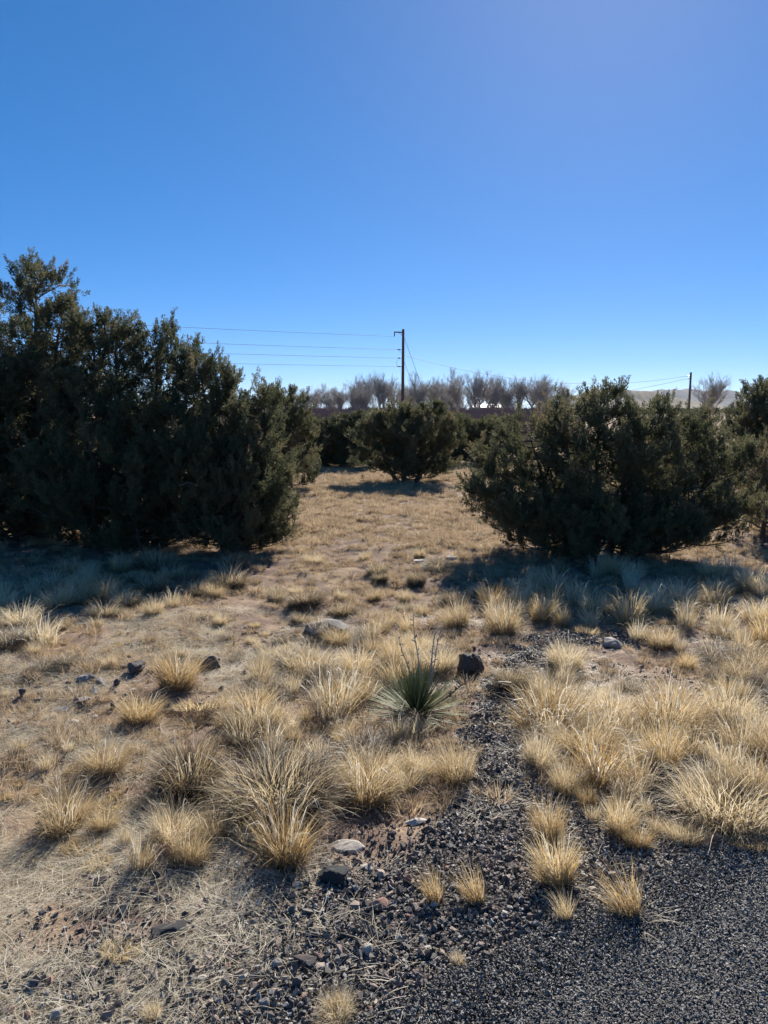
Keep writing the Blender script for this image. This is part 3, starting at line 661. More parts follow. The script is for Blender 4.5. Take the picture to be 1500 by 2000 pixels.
def k_old(r):
    return [('blades', blades_mesh('old_blades', M['straw_grey'], [blades(r, 420, 0.34, 0.7, 1.5, 0.85, 0.007, 5, tone=(0.4, 1.0))])),
            ('seed_stalks', blades_mesh('old_stalks', M['straw_pale'], [blades(r, 36, 0.3, 0.6, 0.7, 1.1, 0.009, 7, tone=(0.2, 0.9), hook=2.6), blades(r, 24, 0.4, 0.3, 0.4, 0.9, 0.009, 5, tone=(0.3, 0.9), lay=1.0)])),
            ('dead_base', blades_mesh('old_base', M['straw_grey'], [blades(r, 360, 0.42, 0.9, 0.9, 0.4, 0.009, 3, tone=(0.0, 0.5))]))]
def k_lean(r):
    return [('blades', blades_mesh('lean_blades', M['straw_gold'], [blades(r, 170, 0.15, 0.36, 0.5, 1.0, 0.0065, lean=(-0.55, 0.1), tone=(0.4, 0.9))])),
            ('seed_stalks', blades_mesh('lean_stalks', M['straw_pale'], [blades(r, 30, 0.12, 0.4, 0.2, 1.1, 0.006, 6, lean=(-0.6, 0.1), tone=(0.4, 0.9), hook=0.9)])),
            ('dead_base', blades_mesh('lean_base', M['straw_grey'], [blades(r, 120, 0.2, 0.9, 0.8, 0.28, 0.008, 3, tone=(0.2, 0.8)), blades(r, 70, 0.45, 0.3, 0.3, 0.5, 0.008, 4, tone=(0.5, 1.0), lay=1.25)]))]
kind('fan', 4, k_fan); kind('pale', 4, k_pale); kind('mound', 3, k_mound); kind('wisp', 4, k_wisp); kind('cloud', 2, k_cloud); kind('mat', 3, k_mat); kind('lean', 3, k_lean); kind('old', 3, k_old)
tuft_n = [0]; TUFTS = []
def tuft(kd, px, py, hpx, wide=1.0, label=None, group=None, rz=None, xy=None, hm=None):
    if xy is None: x, y, z = px_ground(px, py)
    else: x, y = xy; z = Hs(x, y)
    s = hm if hm is not None else hpx * m_per_px(y) * 1.1
    v = KINDS[kd][tuft_n[0] % len(KINDS[kd])]; tuft_n[0] += 1
    o = root('grass_tuft', (x, y, z), random.uniform(0, 6.28) if rz is None else rz, (s * wide * random.uniform(0.8, 1.35), s * wide * random.uniform(0.8, 1.35), s))
    o.rotation_euler.x = random.gauss(0, 0.13); o.rotation_euler.y = random.gauss(0, 0.13)
    tag(o, label, 'grass tuft', group)
    for nm, me in v: link(nm, me, o)
    TUFTS.append((x, y, s * wide)); return o
big = [  # kind, base column, base row, height in px, width factor, label
 ('fan', 345, 1345, 95, 1.0, 'golden upright grass tuft with a dark base beside the squarish dark rock'),
 ('fan', 272, 1412, 70, 1.3, 'golden grass tuft at the edge of the heap of grey stones'),
 ('mound', 372, 1545, 128, 0.92, 'large dark-sided drooping grass mound, the wider of two side by side'),
 ('mound', 545, 1585, 150, 0.82, 'tall drooping grass mound with pale stalks, shaded underneath, next to the wider mound'),
 ('pale', 125, 1612, 112, 0.95, 'pale bushy grass clump in the loose straw with a long shadow'),
 ('pale', 335, 1640, 92, 0.95, 'pale feathery grass clump in front of the dark-sided mound'),
 ('fan', 557, 1682, 140, 0.95, 'brown-gold upright grass tuft growing at the border of the black gravel'),
 ('pale', 205, 1508, 80, 1.0, 'soft pale grass tuft near the heap of grey stones'),
 ('wisp', 655, 1395, 140, 0.9, 'tall wispy pale grass standing beside the yucca'),
 ('pale', 715, 1555, 128, 0.8, 'round grass clump at the edge of the gravel below the yucca'),
 ('pale', 893, 1525, 110, 0.75, 'dark-based grass clump on the bank of the gravel run-off'),
 ('pale', 1052, 1492, 90, 0.85, 'greyish drooping grass clump across the gravel run-off from the yucca'),
 ('mound', 1000, 1345, 55, 0.9, 'low dark grass tuft behind the gravel run-off'),
 ('pale', 1075, 1425, 130, 0.85, 'tall golden grass clump on the edge of the gravel run-off'),
 ('fan', 1168, 1528, 125, 0.9, 'upright grass tuft with curled stalks above the lone golden columns'),
 ('pale', 1305, 1425, 130, 0.85, 'wide pale-tipped grass fan in the thick stand'),
 ('fan', 1295, 1500, 125, 0.9, 'golden grass clump with white curled stalks in the thick stand'),
 ('pale', 1425, 1420, 120, 0.7, 'slender pale grass clump in the thick stand'),
 ('cloud', 1420, 1595, 155, 0.80, 'broad cloud-like pale grass clump over a dark hollow'),
 ('fan', 1212, 1625, 92, 0.85, 'small golden grass tuft at the road edge beside the cloud-like clump'),
 ('fan', 1076, 1640, 105, 0.85, 'back one of two tall golden grass columns on the black gravel'),
 ('fan', 1090, 1725, 120, 0.9, 'front one of two tall golden grass columns on the black gravel'),
 ('lean', 1228, 1788, 125, 0.95, 'lone leaning grass tuft on the black gravel of the road edge'),
 ('lean', 930, 1762, 95, 0.75, 'thin leaning grass tuft on the gravel between stones and road'),
 ('lean', 850, 1765, 92, 0.8, 'thin grass tuft growing behind a pale cobble'),
 ('lean', 1102, 1798, 70, 1.1, 'flattened straggling grass wisps in front of the golden columns'),
 ('fan', 1225, 1222, 78, 1.0, 'bright pale grass fan at the shadow edge of the broad juniper'),
 ('fan', 1055, 1216, 62, 0.8, 'small golden tuft behind the gravel patch with the layered rock'),
 ('mat', 1150, 1236, 26, 0.9, 'tiny tuft on the gravel patch with the layered rock'),
 ('fan', 1100, 1224, 46, 0.8, 'short golden tuft between the gravel patch and the juniper shadow'),
 ('pale', 985, 1236, 88, 0.8, 'pale tuft behind the dark upright rock'),
 ('pale', 895, 1222, 70, 0.8, 'pale tuft at the open end of the dry field'),
 ('fan', 960, 1192, 60, 0.9, 'light tuft where the broad juniper shadow begins'),
 ('wisp', 85, 1262, 80, 1.0, 'tall dark tuft with one white seed head in the shade of the tallest juniper'),
 ('old', 25, 1255, 70, 1.2, 'brown matted tuft in the shade of the tallest juniper'),
 ('mat', 160, 1660, 34, 1.0, 'golden cushion of short grass on the loose straw'),
 ('mat', 112, 1628, 20, 0.9, 'smaller golden cushion of grass under the pale bushy clump'),
 ('mat', 78, 1672, 18, 1.1, 'flat golden cushion of grass in the loose straw'),
 ('mat', 235, 1860, 34, 1.2, 'worn straw-coloured cushion with a dark side among the loose straw'),
 ('mat', 388, 1382, 32, 1.3, 'low golden grass cushion between the squarish rock and the mounds'),
 ('wisp', 895, 1880, 36, 0.9, 'tiny reddish tuft at the border of the road chips'),
 ('pale', 660, 1985, 60, 1.2, 'grey low grass clump on the gravel at the road border'),
 ('wisp', 300, 1990, 70, 0.8, 'thin straw tuft among coarse black gravel'),
 ('mound', 540, 1175, 34, 0.9, 'small greenish grey tuft alone in the open dry field'),
 ('wisp', 815, 1440, 70, 1.0, 'pale hooked stalks growing in front of the yucca'),
 ('wisp', 775, 1448, 78, 0.9, 'white bent stalks against the dark side of the yucca'),
 ('cloud', 1340, 1640, 60, 0.9, 'flattened straw-coloured grass trailing onto the road chips'),
 ('mat', 1465, 1650, 30, 1.4, 'ragged low grass at the very edge of the road chips'),
]
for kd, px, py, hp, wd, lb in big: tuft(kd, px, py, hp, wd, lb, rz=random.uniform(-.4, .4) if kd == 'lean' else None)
for px, py, w in ((175, 1350, 1.6), (140, 1400, 1.4), (215, 1370, 1.0), (408, 1325, 1.0), (268, 1315, 0.8), (640, 1265, 1.3), (918, 1350, 1.9), (905, 1330, 1.6), (1203, 1285, 1.2), (780, 1620, 1.5)):
    TUFTS.append((*flat_px(px, py), w))                     # the rocks stay in view
# the rest of the stand: look-alikes that only their place tells apart
def in_poly(x, y, poly):
    c = False; n = len(poly)
    for k in range(n):
        x1, y1 = poly[k]; x2, y2 = poly[(k + 1) % n]
        if (y1 > y) != (y2 > y) and x < (x2 - x1) * (y - y1) / (y2 - y1) + x1: c = not c
    return c
LOOK = {'pale': 'bushy pale-tipped', 'fan': 'upright golden', 'wisp': 'thin stalky', 'mat': 'low cushion-like', 'mound': 'drooping dark-based', 'old': 'greyed collapsed'}
def scatter(poly, n, kinds, hm, mind, label, group, gap_min=0.2, wide=(0.8, 1.1)):
    xs = [p[0] for p in poly]; ys = [p[1] for p in poly]; k = 0; tries = 0
    while k < n and tries < n * 60:
        tries += 1
        px, py = random.uniform(min(xs), max(xs)), random.uniform(min(ys), max(ys))
        if not in_poly(px, py, poly): continue
        x, y = flat_px(px, py)
        if random.random() > 0.35 + y / 8.0: continue          # even on the ground rather than in the picture
        if float(seg_d(np.array([x]), np.array([y]), GAP)[0]) < gap_min or any((x - a) ** 2 + (y - b) ** 2 < (mind * 0.6 + w * 0.18) ** 2 for a, b, w in TUFTS): continue
        if (x - YX) ** 2 + (y - YY) ** 2 < 0.13 or (abs(x - YX) < 0.22 and YY - 0.65 < y < YY): continue
        kd = random.choice(kinds); lk = LOOK[kd]; tuft(kd, 0, 0, 0, random.uniform(*wide), lk + ' ' + label, lk + ' ' + group, xy=(x, y), hm=random.uniform(*hm) * 0.98 * (0.35 if kd == 'mat' else 1)); k += 1
YX, YY, YZ = px_ground(814, 1410)
scatter([(1010, 1290), (1300, 1240), (1500, 1190), (1640, 1250), (1640, 1560), (1330, 1560), (1130, 1540), (1010, 1440)], 70, ['pale', 'fan', 'wisp', 'pale', 'old', 'wisp'], (0.14, 0.31), 0.14,
        'grass tuft in the thick stand between the broad juniper and the road', 'thick grass stand by the road')
scatter([(430, 1420), (560, 1230), (760, 1200), (880, 1240), (900, 1420), (940, 1500), (690, 1560), (600, 1480)], 60, ['pale', 'wisp', 'fan', 'wisp', 'old', 'pale'], (0.12, 0.29), 0.13,
        'grass tuft in the stand around the yucca', 'grass stand around the yucca')
scatter([(940, 1160), (1000, 1110), (1480, 1110), (1500, 1200), (1280, 1240), (1100, 1200), (960, 1220)], 34, ['pale', 'wisp'], (0.2, 0.34), 0.2,
        'tuft of tall grass in or beside the shade of the broad juniper', 'grass under the broad juniper', 0.1)
scatter([(0, 1120), (480, 1090), (520, 1120), (300, 1210), (120, 1240), (0, 1220)], 34, ['pale', 'mound', 'wisp'], (0.14, 0.28), 0.22,
        'grass tuft in the shade in front of the juniper clump', 'grass in the shade of the juniper clump', 0.1)
scatter([(0, 1290), (300, 1230), (520, 1190), (560, 1240), (480, 1400), (250, 1480), (0, 1560)], 46, ['mat', 'mat', 'old', 'wisp', 'pale'], (0.09, 0.17), 0.16,
        'small dry tuft on the stony ground between the shade and the grass mounds', 'small tufts on stony ground', 0.1)
scatter([(540, 1190), (620, 1080), (900, 1090), (940, 1170), (780, 1200), (600, 1220)], 26, ['mat', 'pale', 'mound'], (0.12, 0.2), 0.28,
        'small dry tuft in the open field between the junipers', 'small tufts in the open field', 0.1)
scatter([(420, 1540), (700, 1570), (640, 1640), (420, 1660), (230, 1700), (30, 1560), (160, 1500)], 14, ['pale', 'wisp', 'mat'], (0.10, 0.2), 0.2,
        'short straw tuft beside the grass mounds', 'short tufts by the mounds')
scatter([(1140, 1560), (1340, 1570), (1330, 1640), (1180, 1660)], 6, ['wisp', 'fan'], (0.10, 0.17), 0.14,
        'short tuft on the gravel between the golden columns and the cloud-like clump', 'short tufts on the gravel')

# ------------------------------------------------------------------ yucca
def leaf_mesh(name, seed, mat, w=0.0058):
    r = np.random.default_rng(seed); n = 6
    t = np.linspace(0, 1, n); W = w * np.array([0.8, 1.0, 0.95, 0.75, 0.45, 0.06])
    bend = r.uniform(-0.05, 0.10)
    c = np.stack([bend * t ** 2, 0 * t, t], -1)
    V = np.concatenate([c + np.stack([0 * t, W / 0.4, 0 * t], -1), c + np.stack([0.45 * W / 0.4, 0 * t, 0 * t], -1), c - np.stack([0 * t, W / 0.4, 0 * t], -1)])
    f = []
    for k in range(n - 1):
        f += [(k, k + 1, n + k + 1, n + k), (n + k, n + k + 1, 2 * n + k + 1, 2 * n + k), (2 * n + k, 2 * n + k + 1, k + 1, k)]
    return mesh_np(name, V, np.array(f), mat, np.concatenate([0.35 + 0.35 * t] * 3))
LEAF = [leaf_mesh('yucca_leaf', 500 + k, M['yucca']) for k in range(4)]
DLEAF = [leaf_mesh('dead_yucca_leaf', 520 + k, M['straw_grey'], 0.004) for k in range(3)]
yu = tag(root('yucca', (YX, YY, YZ - 0.01)), 'green spiky narrow-leaved yucca with dry flower stalks among the straw grass', 'yucca')
r = np.random.default_rng(77)
from mathutils import Vector, Euler
def put_leaf(nm, me, az, tilt, L, z, rr):
    o = link(nm, me, yu, (math.cos(az) * rr, math.sin(az) * rr, z))
    o.rotation_mode = 'ZYX' if False else 'XYZ'
    o.rotation_euler = Euler((0, tilt, az), 'XYZ'); o.scale = (L, L * r.uniform(.8, 1.1), L)
for k in range(360):
    u = (k + 0.5) / 360; tilt = R(3) + R(88) * u ** 0.85 + r.normal(0, R(5))
    put_leaf('leaf', LEAF[k % 4], k * 2.39996 + r.normal(0, .2), min(tilt, R(95)), r.uniform(0.215, 0.275), 0.11 - 0.05 * u, 0.015 + 0.045 * u)
for k in range(50):
    put_leaf('dead_leaf', DLEAF[k % 3], r.uniform(0, 6.28), R(r.uniform(88, 112)), r.uniform(0.16, 0.3), 0.06, 0.05)
for (dx, dy, top, b) in ((0.0, 0.05, 0.56, 0.008), (0.13, 0.02, 0.50, 0.014), (0.16, 0.06, 0.48, 0.0), (-0.08, 0.03, 0.43, 0.0), (0.31, -0.05, 0.22, 0.0)):
    t = Tubes(); s = np.linspace(0, 1, 9)
    t.add(np.stack([dx * s + 0.02 * np.sin(s * 5), dy * s, 0.06 + top * s - 0.04 * (s * abs(dx)) ** 2], -1), np.linspace(0.005 + b * .2, 0.002, 9), 6)
    for k in range(14):
        f = r.uniform(0.35, 1); c = np.array([dx * f + 0.02 * math.sin(f * 5), dy * f, 0.06 + top * f]); d = r.normal(0, 1, 3); d[2] = abs(d[2]); d *= 0.016 / np.linalg.norm(d)
        t.add([c, c + d, c + d * 1.5], [0.003, 0.0035, 0.001], 4)
    link('flower_stalk', t.mesh('yucca_stalk', M['dead_twig'] if dx < .3 else M['bark']), yu)

# ------------------------------------------------------------------ rocks and stones
def rock_mesh(name, seed, mat, dims=(1, 1, 1), npts=16, sub=2, rough=0.05, bev=0.06):
    """angular stone, about 1 unit across: the hull of random points with its edges broken"""
    r = np.random.default_rng(seed)
    p = r.normal(size=(npts, 3)); p /= np.linalg.norm(p, axis=1)[:, None]; p *= r.uniform(0.40, 0.56, (npts, 1))
    bm = bmesh.new()
    for v in p: bm.verts.new(v * np.array(dims))
    res = bmesh.ops.convex_hull(bm, input=bm.verts)
    bmesh.ops.delete(bm, geom=list({g for g in res['geom_interior'] + res['geom_unused'] if isinstance(g, bmesh.types.BMVert)}), context='VERTS')
    if bev: bmesh.ops.bevel(bm, geom=list(bm.edges), offset=bev * min(dims), segments=1, affect='EDGES', clamp_overlap=True)
    if sub:
        bmesh.ops.triangulate(bm, faces=bm.faces)
        bmesh.ops.subdivide_edges(bm, edges=list(bm.edges), cuts=sub, use_grid_fill=True)
        for v in bm.verts:
            n = v.co.normalized()
            a = float(vnoise(np.array([v.co.x * 6 + v.co.z * 4 + seed]), np.array([v.co.y * 6 - v.co.z * 5]), seed)[0]) - 0.5
            a2 = float(vnoise(np.array([v.co.x * 17 + v.co.z * 9 + seed]), np.array([v.co.y * 17 - v.co.z * 13]), seed + 1)[0]) - 0.5
            v.co += n * (a * rough + a2 * rough * 0.5)
    bmesh.ops.recalc_face_normals(bm, faces=bm.faces)
    me = bpy.data.meshes.new(name); bm.to_mesh(me); bm.free(); me.materials.append(mat)
    return me
ROCKS = []
def rock(px, py, wpx, dims, mat, label, seed, rz=0.0, tilt=(0, 0), sink=0.25, group=None, name='rock', **kw):
    x, y, z = px_ground(px, py); s = wpx * m_per_px(y)
    me = rock_mesh(name, seed, M[mat], dims, **kw)
    o = link(name, me, None, (x, y, z + s * dims[2] * (0.5 - sink) * 0.95)); o.scale = (s, s, s); o.rotation_euler = (tilt[0], tilt[1], rz)
    tag(o, label, 'rock', group); ROCKS.append((x, y, s)); return o
rock(408, 1312, 50, (1, .8, .85), 'basalt', 'squarish dark brown rock next to a golden grass tuft', 1, 0.3, npts=12, sink=.15)
rock(268, 1308, 50, (1.1, .8, .5), 'basalt', 'low dark angular rock on the stony ground behind the grey stones', 2, 0.7)
rock(640, 1236, 88, (1.05, .8, .42), 'greystone', 'broad flat grey rock half sunk behind the grass stand', 3, 0.2)
rock(918, 1318, 62, (0.95, .8, 1.15), 'basalt', 'dark upright block of rock behind the yucca', 61, 0.4, npts=18, sink=.22, rough=.14)
rock(1203, 1262, 60, (1.05, .8, .62), 'greystone', 'layered pale-edged grey rock on the gravel patch', 5, 0.5)
rock(190, 1356, 32, (1, .8, .75), 'greystone', 'pointed grey stone at the front of the stone heap', 6, 1.0, npts=10)
rock(205, 1336, 42, (1.1, .8, .6), 'greystone', 'large flat-sided grey stone leaning in the stone heap', 7, 0.2, (0.2, 0.3), npts=10)
rock(168, 1330, 36, (1.1, .7, .55), 'greystone', 'smooth rounded grey stone in the stone heap', 8, 0.1, npts=30)
rock(230, 1338, 26, (1, .8, .8), 'basalt', 'dark tilted stone at the end of the stone heap', 9, 0.8, (0.3, 0.2), npts=9)
rock(152, 1372, 20, (1, .9, .7), 'redstone', 'reddish rounded stone in front of the stone heap', 10)
rock(165, 1378, 22, (1.2, .8, .5), 'palestone', 'pale flat stone in front of the stone heap', 12)
rock(217, 1385, 26, (.8, .8, 1.1), 'basalt', 'dark upright splinter of stone at the foot of a golden tuft', 13, npts=9)
rock(43, 1362, 28, (.8, .6, 1.1), 'basalt', 'dark tilted splinter standing in the straw', 14, 0.3, (0, 0.4), npts=9)
rock(115, 1390, 34, (1.2, .8, .35), 'greystone', 'flat grey slab lying on the stony dirt', 15, 0.3)
rock(135, 1415, 40, (1.2, .8, .3), 'palestone', 'broad pale slab pressed into the dirt by the low tufts', 16, 0.1)
rock(1088, 1508, 48, (1.2, .7, .5), 'palestone', 'pale curved stone at the edge of the gravel run-off', 17, 0.3)
rock(1050, 1505, 28, (1.1, .8, .6), 'redstone', 'pinkish stone beside the pale curved stone', 18)
rock(985, 1532, 34, (1.1, .9, .6), 'asphalt_lump', 'black lump in the gravel run-off', 19)
rock(632, 1634, 44, (1.2, .8, .38), 'redstone', 'red flat stone beside the brown-gold tuft', 20, 0.2, npts=10)
rock(678, 1656, 64, (1.2, .75, .38), 'palestone', 'long pale flat stone on the black gravel', 21, 0.1, npts=34, sink=.36)
rock(655, 1716, 66, (1.1, .8, .55), 'asphalt_lump', 'black crusty lump of old road tar', 22, 0.2)
rock(740, 1772, 44, (1.1, .8, .6), 'redstone', 'pinkish stone with a dark broken side on the gravel', 23, 0.4)
rock(797, 1722, 34, (.9, .8, 1.0), 'redstone', 'tilted brown stone behind the thin grass tuft', 24, 0.2, (0.2, -0.3), npts=10)
rock(848, 1772, 18, (1, .9, .9), 'palestone', 'pale egg-shaped cobble at the foot of the thin grass tuft', 25, npts=30)
rock(718, 1860, 30, (.9, .9, .9), 'palestone', 'rounded pale cobble with a dark patch, on the gravel', 26, 0.3, (0.3, 0.2), npts=30)
rock(600, 1880, 50, (1.2, .7, .5), 'basalt', 'dark tapered stone lying on the black gravel', 27, -0.3, npts=14)
rock(622, 1872, 18, (1, .9, .8), 'redstone', 'small reddish round pebble touching the dark tapered stone', 28, npts=26)
rock(330, 1826, 80, (1.2, .8, .35), 'asphalt_lump', 'flat dark slab of tar half buried in straw', 29, 0.1)
rock(320, 1666, 42, (1.1, .8, .55), 'redstone', 'pink blocky stone beside the pale feathery clump', 30, 0.3)
rock(198, 1722, 34, (1.2, .7, .4), 'basalt', 'dark flat stone at the border of the loose straw', 31, 0.4)
rock(282, 1745, 24, (.9, .9, .9), 'basalt', 'black round stone, larger of two side by side', 32, npts=26)
rock(333, 1740, 15, (.9, .9, .9), 'basalt', 'black round stone, smaller of two side by side', 33, npts=26)
rock(308, 1712, 24, (.9, .9, .9), 'basalt', 'dark cube-like stone in the loose gravel', 34)
rock(232, 1710, 20, (1.1, .9, .6), 'basalt', 'dark half-round stone behind the flat dark stone', 35)
rock(530, 1712, 34, (1.1, .9, .7), 'greystone', 'grey rounded stone in the shadow of the brown-gold tuft', 36, npts=26)
rock(462, 1770, 18, (1, .8, .8), 'palestone', 'pale grey pebble with a flat face', 37)
rock(582, 1732, 24, (1.1, .9, .6), 'greystone', 'smooth grey pebble near the black crusty lump', 38, npts=26)
rock(715, 1696, 24, (1.2, .8, .5), 'palestone', 'cream flat pebble behind the tilted brown stone', 39)
rock(663, 1682, 20, (1, .9, .9), 'redstone', 'brown pointed pebble behind the black crusty lump', 40, npts=9)
rock(638, 1686, 16, (1, .9, .9), 'palestone', 'small white-grey pebble next to a brown pointed pebble', 41, npts=26)
rock(800, 1792, 18, (1.1, .8, .7), 'redstone', 'rosy oval pebble on the fine gravel', 42, npts=30)
rock(478, 1912, 28, (1.1, .9, .8), 'palestone', 'pale angular stone with a shaded face on the gravel', 43, 0.4, (0.2, 0), npts=10)
rock(395, 1912, 20, (1.2, .9, .5), 'palestone', 'cream flat pebble in the straw by the gravel', 44)
rock(445, 1888, 20, (1, .9, .7), 'redstone', 'pinkish pebble behind the pale angular stone', 45)
rock(542, 1886, 26, (1, .9, .9), 'greystone', 'grey blocky stone beside the dark tapered stone', 46)
rock(115, 1985, 34, (1.1, .9, .7), 'palestone', 'pale stone among the coarse gravel heap', 47)
rock(52, 1990, 26, (1.1, .9, .7), 'redstone', 'pink stone among the coarse gravel heap', 48)
rock(22, 1978, 22, (1, .9, .8), 'redstone', 'brown stone among the coarse gravel heap', 49)
rock(518, 1965, 30, (.9, .9, 1.0), 'greystone', 'upright grey stone on the gravel by the straw', 50)
rock(428, 1956, 18, (1, .9, .8), 'palestone', 'small cream stone in the gravel by the straw', 51)
rock(815, 1608, 40, (1.3, .7, .35), 'palestone', 'pinkish flat stone on the gravel below the round grass clump', 52)
rock(860, 1612, 20, (1, .9, .7), 'greystone', 'grey pebble next to the pinkish flat stone', 53, npts=24)
rock(942, 1658, 16, (1, .9, .8), 'greystone', 'round greenish grey pebble with a straw beside it', 54, npts=30)
rock(765, 1632, 20, (1, .9, .7), 'basalt', 'dark round pebble on the fine black gravel', 55, npts=24)
rock(815, 1100, 34, (1.3, .8, .3), 'palestone', 'flat pale stone in the open dry field', 56)
rock(880, 1092, 22, (1.2, .8, .5), 'palestone', 'pale stone near the shaded side of the open field', 57)
# smaller loose stones: look-alikes
SM = {c: [rock_mesh('stone', 900 + 10 * j + k, M[c], (1, .85, .62), npts=n, sub=0, bev=0.12) for k, n in enumerate((10, 13, 18, 24))] for j, c in enumerate(('basalt', 'greystone', 'palestone', 'redstone'))}
words = {'basalt': 'black or dark brown', 'greystone': 'grey', 'palestone': 'pale cream', 'redstone': 'reddish'}
zones = [  # polygon, count, size range (m), colour weights, phrase
 ([(380, 1640), (760, 1560), (980, 1560), (960, 1800), (820, 1990), (380, 1990), (430, 1800)], 120, (0.010, 0.026), (3, 3, 2, 2), 'loose on the black gravel beside the road'),
 ([(60, 1300), (250, 1290), (280, 1400), (160, 1450), (0, 1440), (0, 1350)], 46, (0.02, 0.055), (3, 4, 2, 2), 'scattered around the stone heap on bare dirt'),
 ([(0, 1900), (250, 1900), (260, 2000), (0, 2000)], 34, (0.014, 0.034), (4, 3, 1, 2), 'in the coarse gravel heap'),
 ([(0, 1680), (380, 1680), (400, 1800), (0, 1800)], 30, (0.010, 0.028), (4, 3, 1, 1), 'in the gravel strip along the loose straw'),
 ([(930, 1300), (1010, 1290), (1020, 1560), (940, 1560)], 30, (0.012, 0.035), (3, 3, 2, 2), 'in the gravel run-off between the tufts'),
 ([(1060, 1225), (1250, 1225), (1260, 1270), (1080, 1280)], 16, (0.02, 0.05), (3, 4, 2, 1), 'on the gravel patch around the layered rock'),
 ([(380, 1240), (560, 1200), (520, 1400), (400, 1420)], 16, (0.02, 0.05), (3, 3, 2, 3), 'on the bare dirt beside the squarish dark rock'),
]
for poly, n, (s0, s1), wts, phrase in zones:
    xs = [p[0] for p in poly]; ys = [p[1] for p in poly]; k = 0
    while k < n:
        px, py = random.uniform(min(xs), max(xs)), random.uniform(min(ys), max(ys))
        if not in_poly(px, py, poly): continue
        x, y, z = px_ground(px, py); s = random.uniform(s0, s1) ** 1.0 * (1.4 if random.random() < 0.12 else 1)
        if any((x - a) ** 2 + (y - b) ** 2 < ((s + w) * 0.55) ** 2 for a, b, w in ROCKS): continue
        c = random.choices(list(SM), wts)[0]
        o = link('stone', random.choice(SM[c]), None, (x, y, z + s * 0.16)); o.scale = (s, s, s); o.rotation_euler = (random.uniform(-.3, .3), random.uniform(-.3, .3), random.uniform(0, 6.28))
        tag(o, f'small {words[c]} stone {phrase}', 'stone', f'{words[c]} stones {phrase}'); ROCKS.append((x, y, s)); k += 1

# crumpled yellow scrap under the cloud-like clump
x, y, z = px_ground(1420, 1612)
bm = bmesh.new(); bmesh.ops.create_grid(bm, x_segments=9, y_segments=7, size=0.5)
r = np.random.default_rng(3)
for v in bm.verts:
    v.co.z = 0.25 * math.sin(v.co.x * 7 + v.co.y * 3) + 0.18 * math.sin(v.co.y * 9 - v.co.x * 4) + r.normal(0, .06) + 0.2; v.co.x += r.normal(0, .03); v.co.y += r.normal(0, .03)
bmesh.ops.solidify(bm, geom=list(bm.faces), thickness=0.02)
me = bpy.data.meshes.new('scrap'); bm.to_mesh(me); bm.free(); me.materials.append(M['yellow'])
o = link('plastic_scrap', me, None, (x, y, z + 0.012)); o.scale = (0.085, 0.06, 0.07); o.rotation_euler = (0.5, 0.1, 0.2)
tag(o, 'crumpled yellow scrap lying in the hollow under the cloud-like grass clump', 'scrap')

# ------------------------------------------------------------------ uncountable cover: short grass, straw, gravel
def stash(name, meshes):
    c = bpy.data.collections.new(name)
    for k, me in enumerate(meshes):
        o = bpy.data.objects.new(f'{name}_{k}', me); c.objects.link(o)
    return c
def cover(name, label, cat, pts, scale, rot, coll, n_src, seed=0):
    me = bpy.data.meshes.new(name); n = len(pts)
    me.vertices.add(n); me.vertices.foreach_set('co', np.ascontiguousarray(pts, dtype=np.float32).ravel())
    a = me.attributes.new('scl', 'FLOAT_VECTOR', 'POINT'); a.data.foreach_set('vector', np.ascontiguousarray(scale, dtype=np.float32).ravel())
    a = me.attributes.new('rot', 'FLOAT_VECTOR', 'POINT'); a.data.foreach_set('vector', np.ascontiguousarray(rot, dtype=np.float32).ravel())
    a = me.attributes.new('idx', 'INT', 'POINT'); a.data.foreach_set('value', np.random.default_rng(seed).integers(0, n_src, n).astype(np.int32))
    o = link(name, me); tag(o, label, cat, kind='stuff')
    ng = bpy.data.node_groups.new(name, 'GeometryNodeTree')
    ng.interface.new_socket('Geometry', in_out='INPUT', socket_type='NodeSocketGeometry'); ng.interface.new_socket('Geometry', in_out='OUTPUT', socket_type='NodeSocketGeometry')
    gi = ng.nodes.new('NodeGroupInput'); go = ng.nodes.new('NodeGroupOutput')
    ci = ng.nodes.new('GeometryNodeCollectionInfo'); ci.inputs['Collection'].default_value = coll; ci.inputs['Separate Children'].default_value = True; ci.inputs['Reset Children'].default_value = True
    ip = ng.nodes.new('GeometryNodeInstanceOnPoints'); ip.inputs['Pick Instance'].default_value = True
    def na(nm, ty):
        q = ng.nodes.new('GeometryNodeInputNamedAttribute'); q.data_type = ty; q.inputs['Name'].default_value = nm; return q.outputs['Attribute']
    e2r = ng.nodes.new('FunctionNodeEulerToRotation')
    L = ng.links.new
    L(gi.outputs[0], ip.inputs['Points']); L(ci.outputs[0], ip.inputs['Instance']); L(na('idx', 'INT'), ip.inputs['Instance Index'])
    L(na('rot', 'FLOAT_VECTOR'), e2r.inputs[0]); L(e2r.outputs[0], ip.inputs['Rotation']); L(na('scl', 'FLOAT_VECTOR'), ip.inputs['Scale'])
    L(ip.outputs[0], go.inputs[0])
    md = o.modifiers.new('scatter', 'NODES'); md.node_group = ng
    return o
def rand_pts(r, n, px0, px1, py0, py1, accept):
    """n points spread evenly over the ground inside a picture-sized wedge"""
    out = []
    y0 = flat_px(750, py1)[1]; y1 = flat_px(750, py0)[1]
    while sum(map(len, out)) < n:
        Y = np.sqrt(r.uniform(y0 ** 2, y1 ** 2, n)); X = (r.uniform(px0, px1, n) - 750) / 1500 * Y * 1.02
        k = r.random(n) < accept(X, Y); out.append(np.stack([X[k], Y[k]], -1))
    p = np.concatenate(out)[:n]
    return np.concatenate([p, H(p[:, 0], p[:, 1])[:, None]], 1)
r = np.random.default_rng(91)
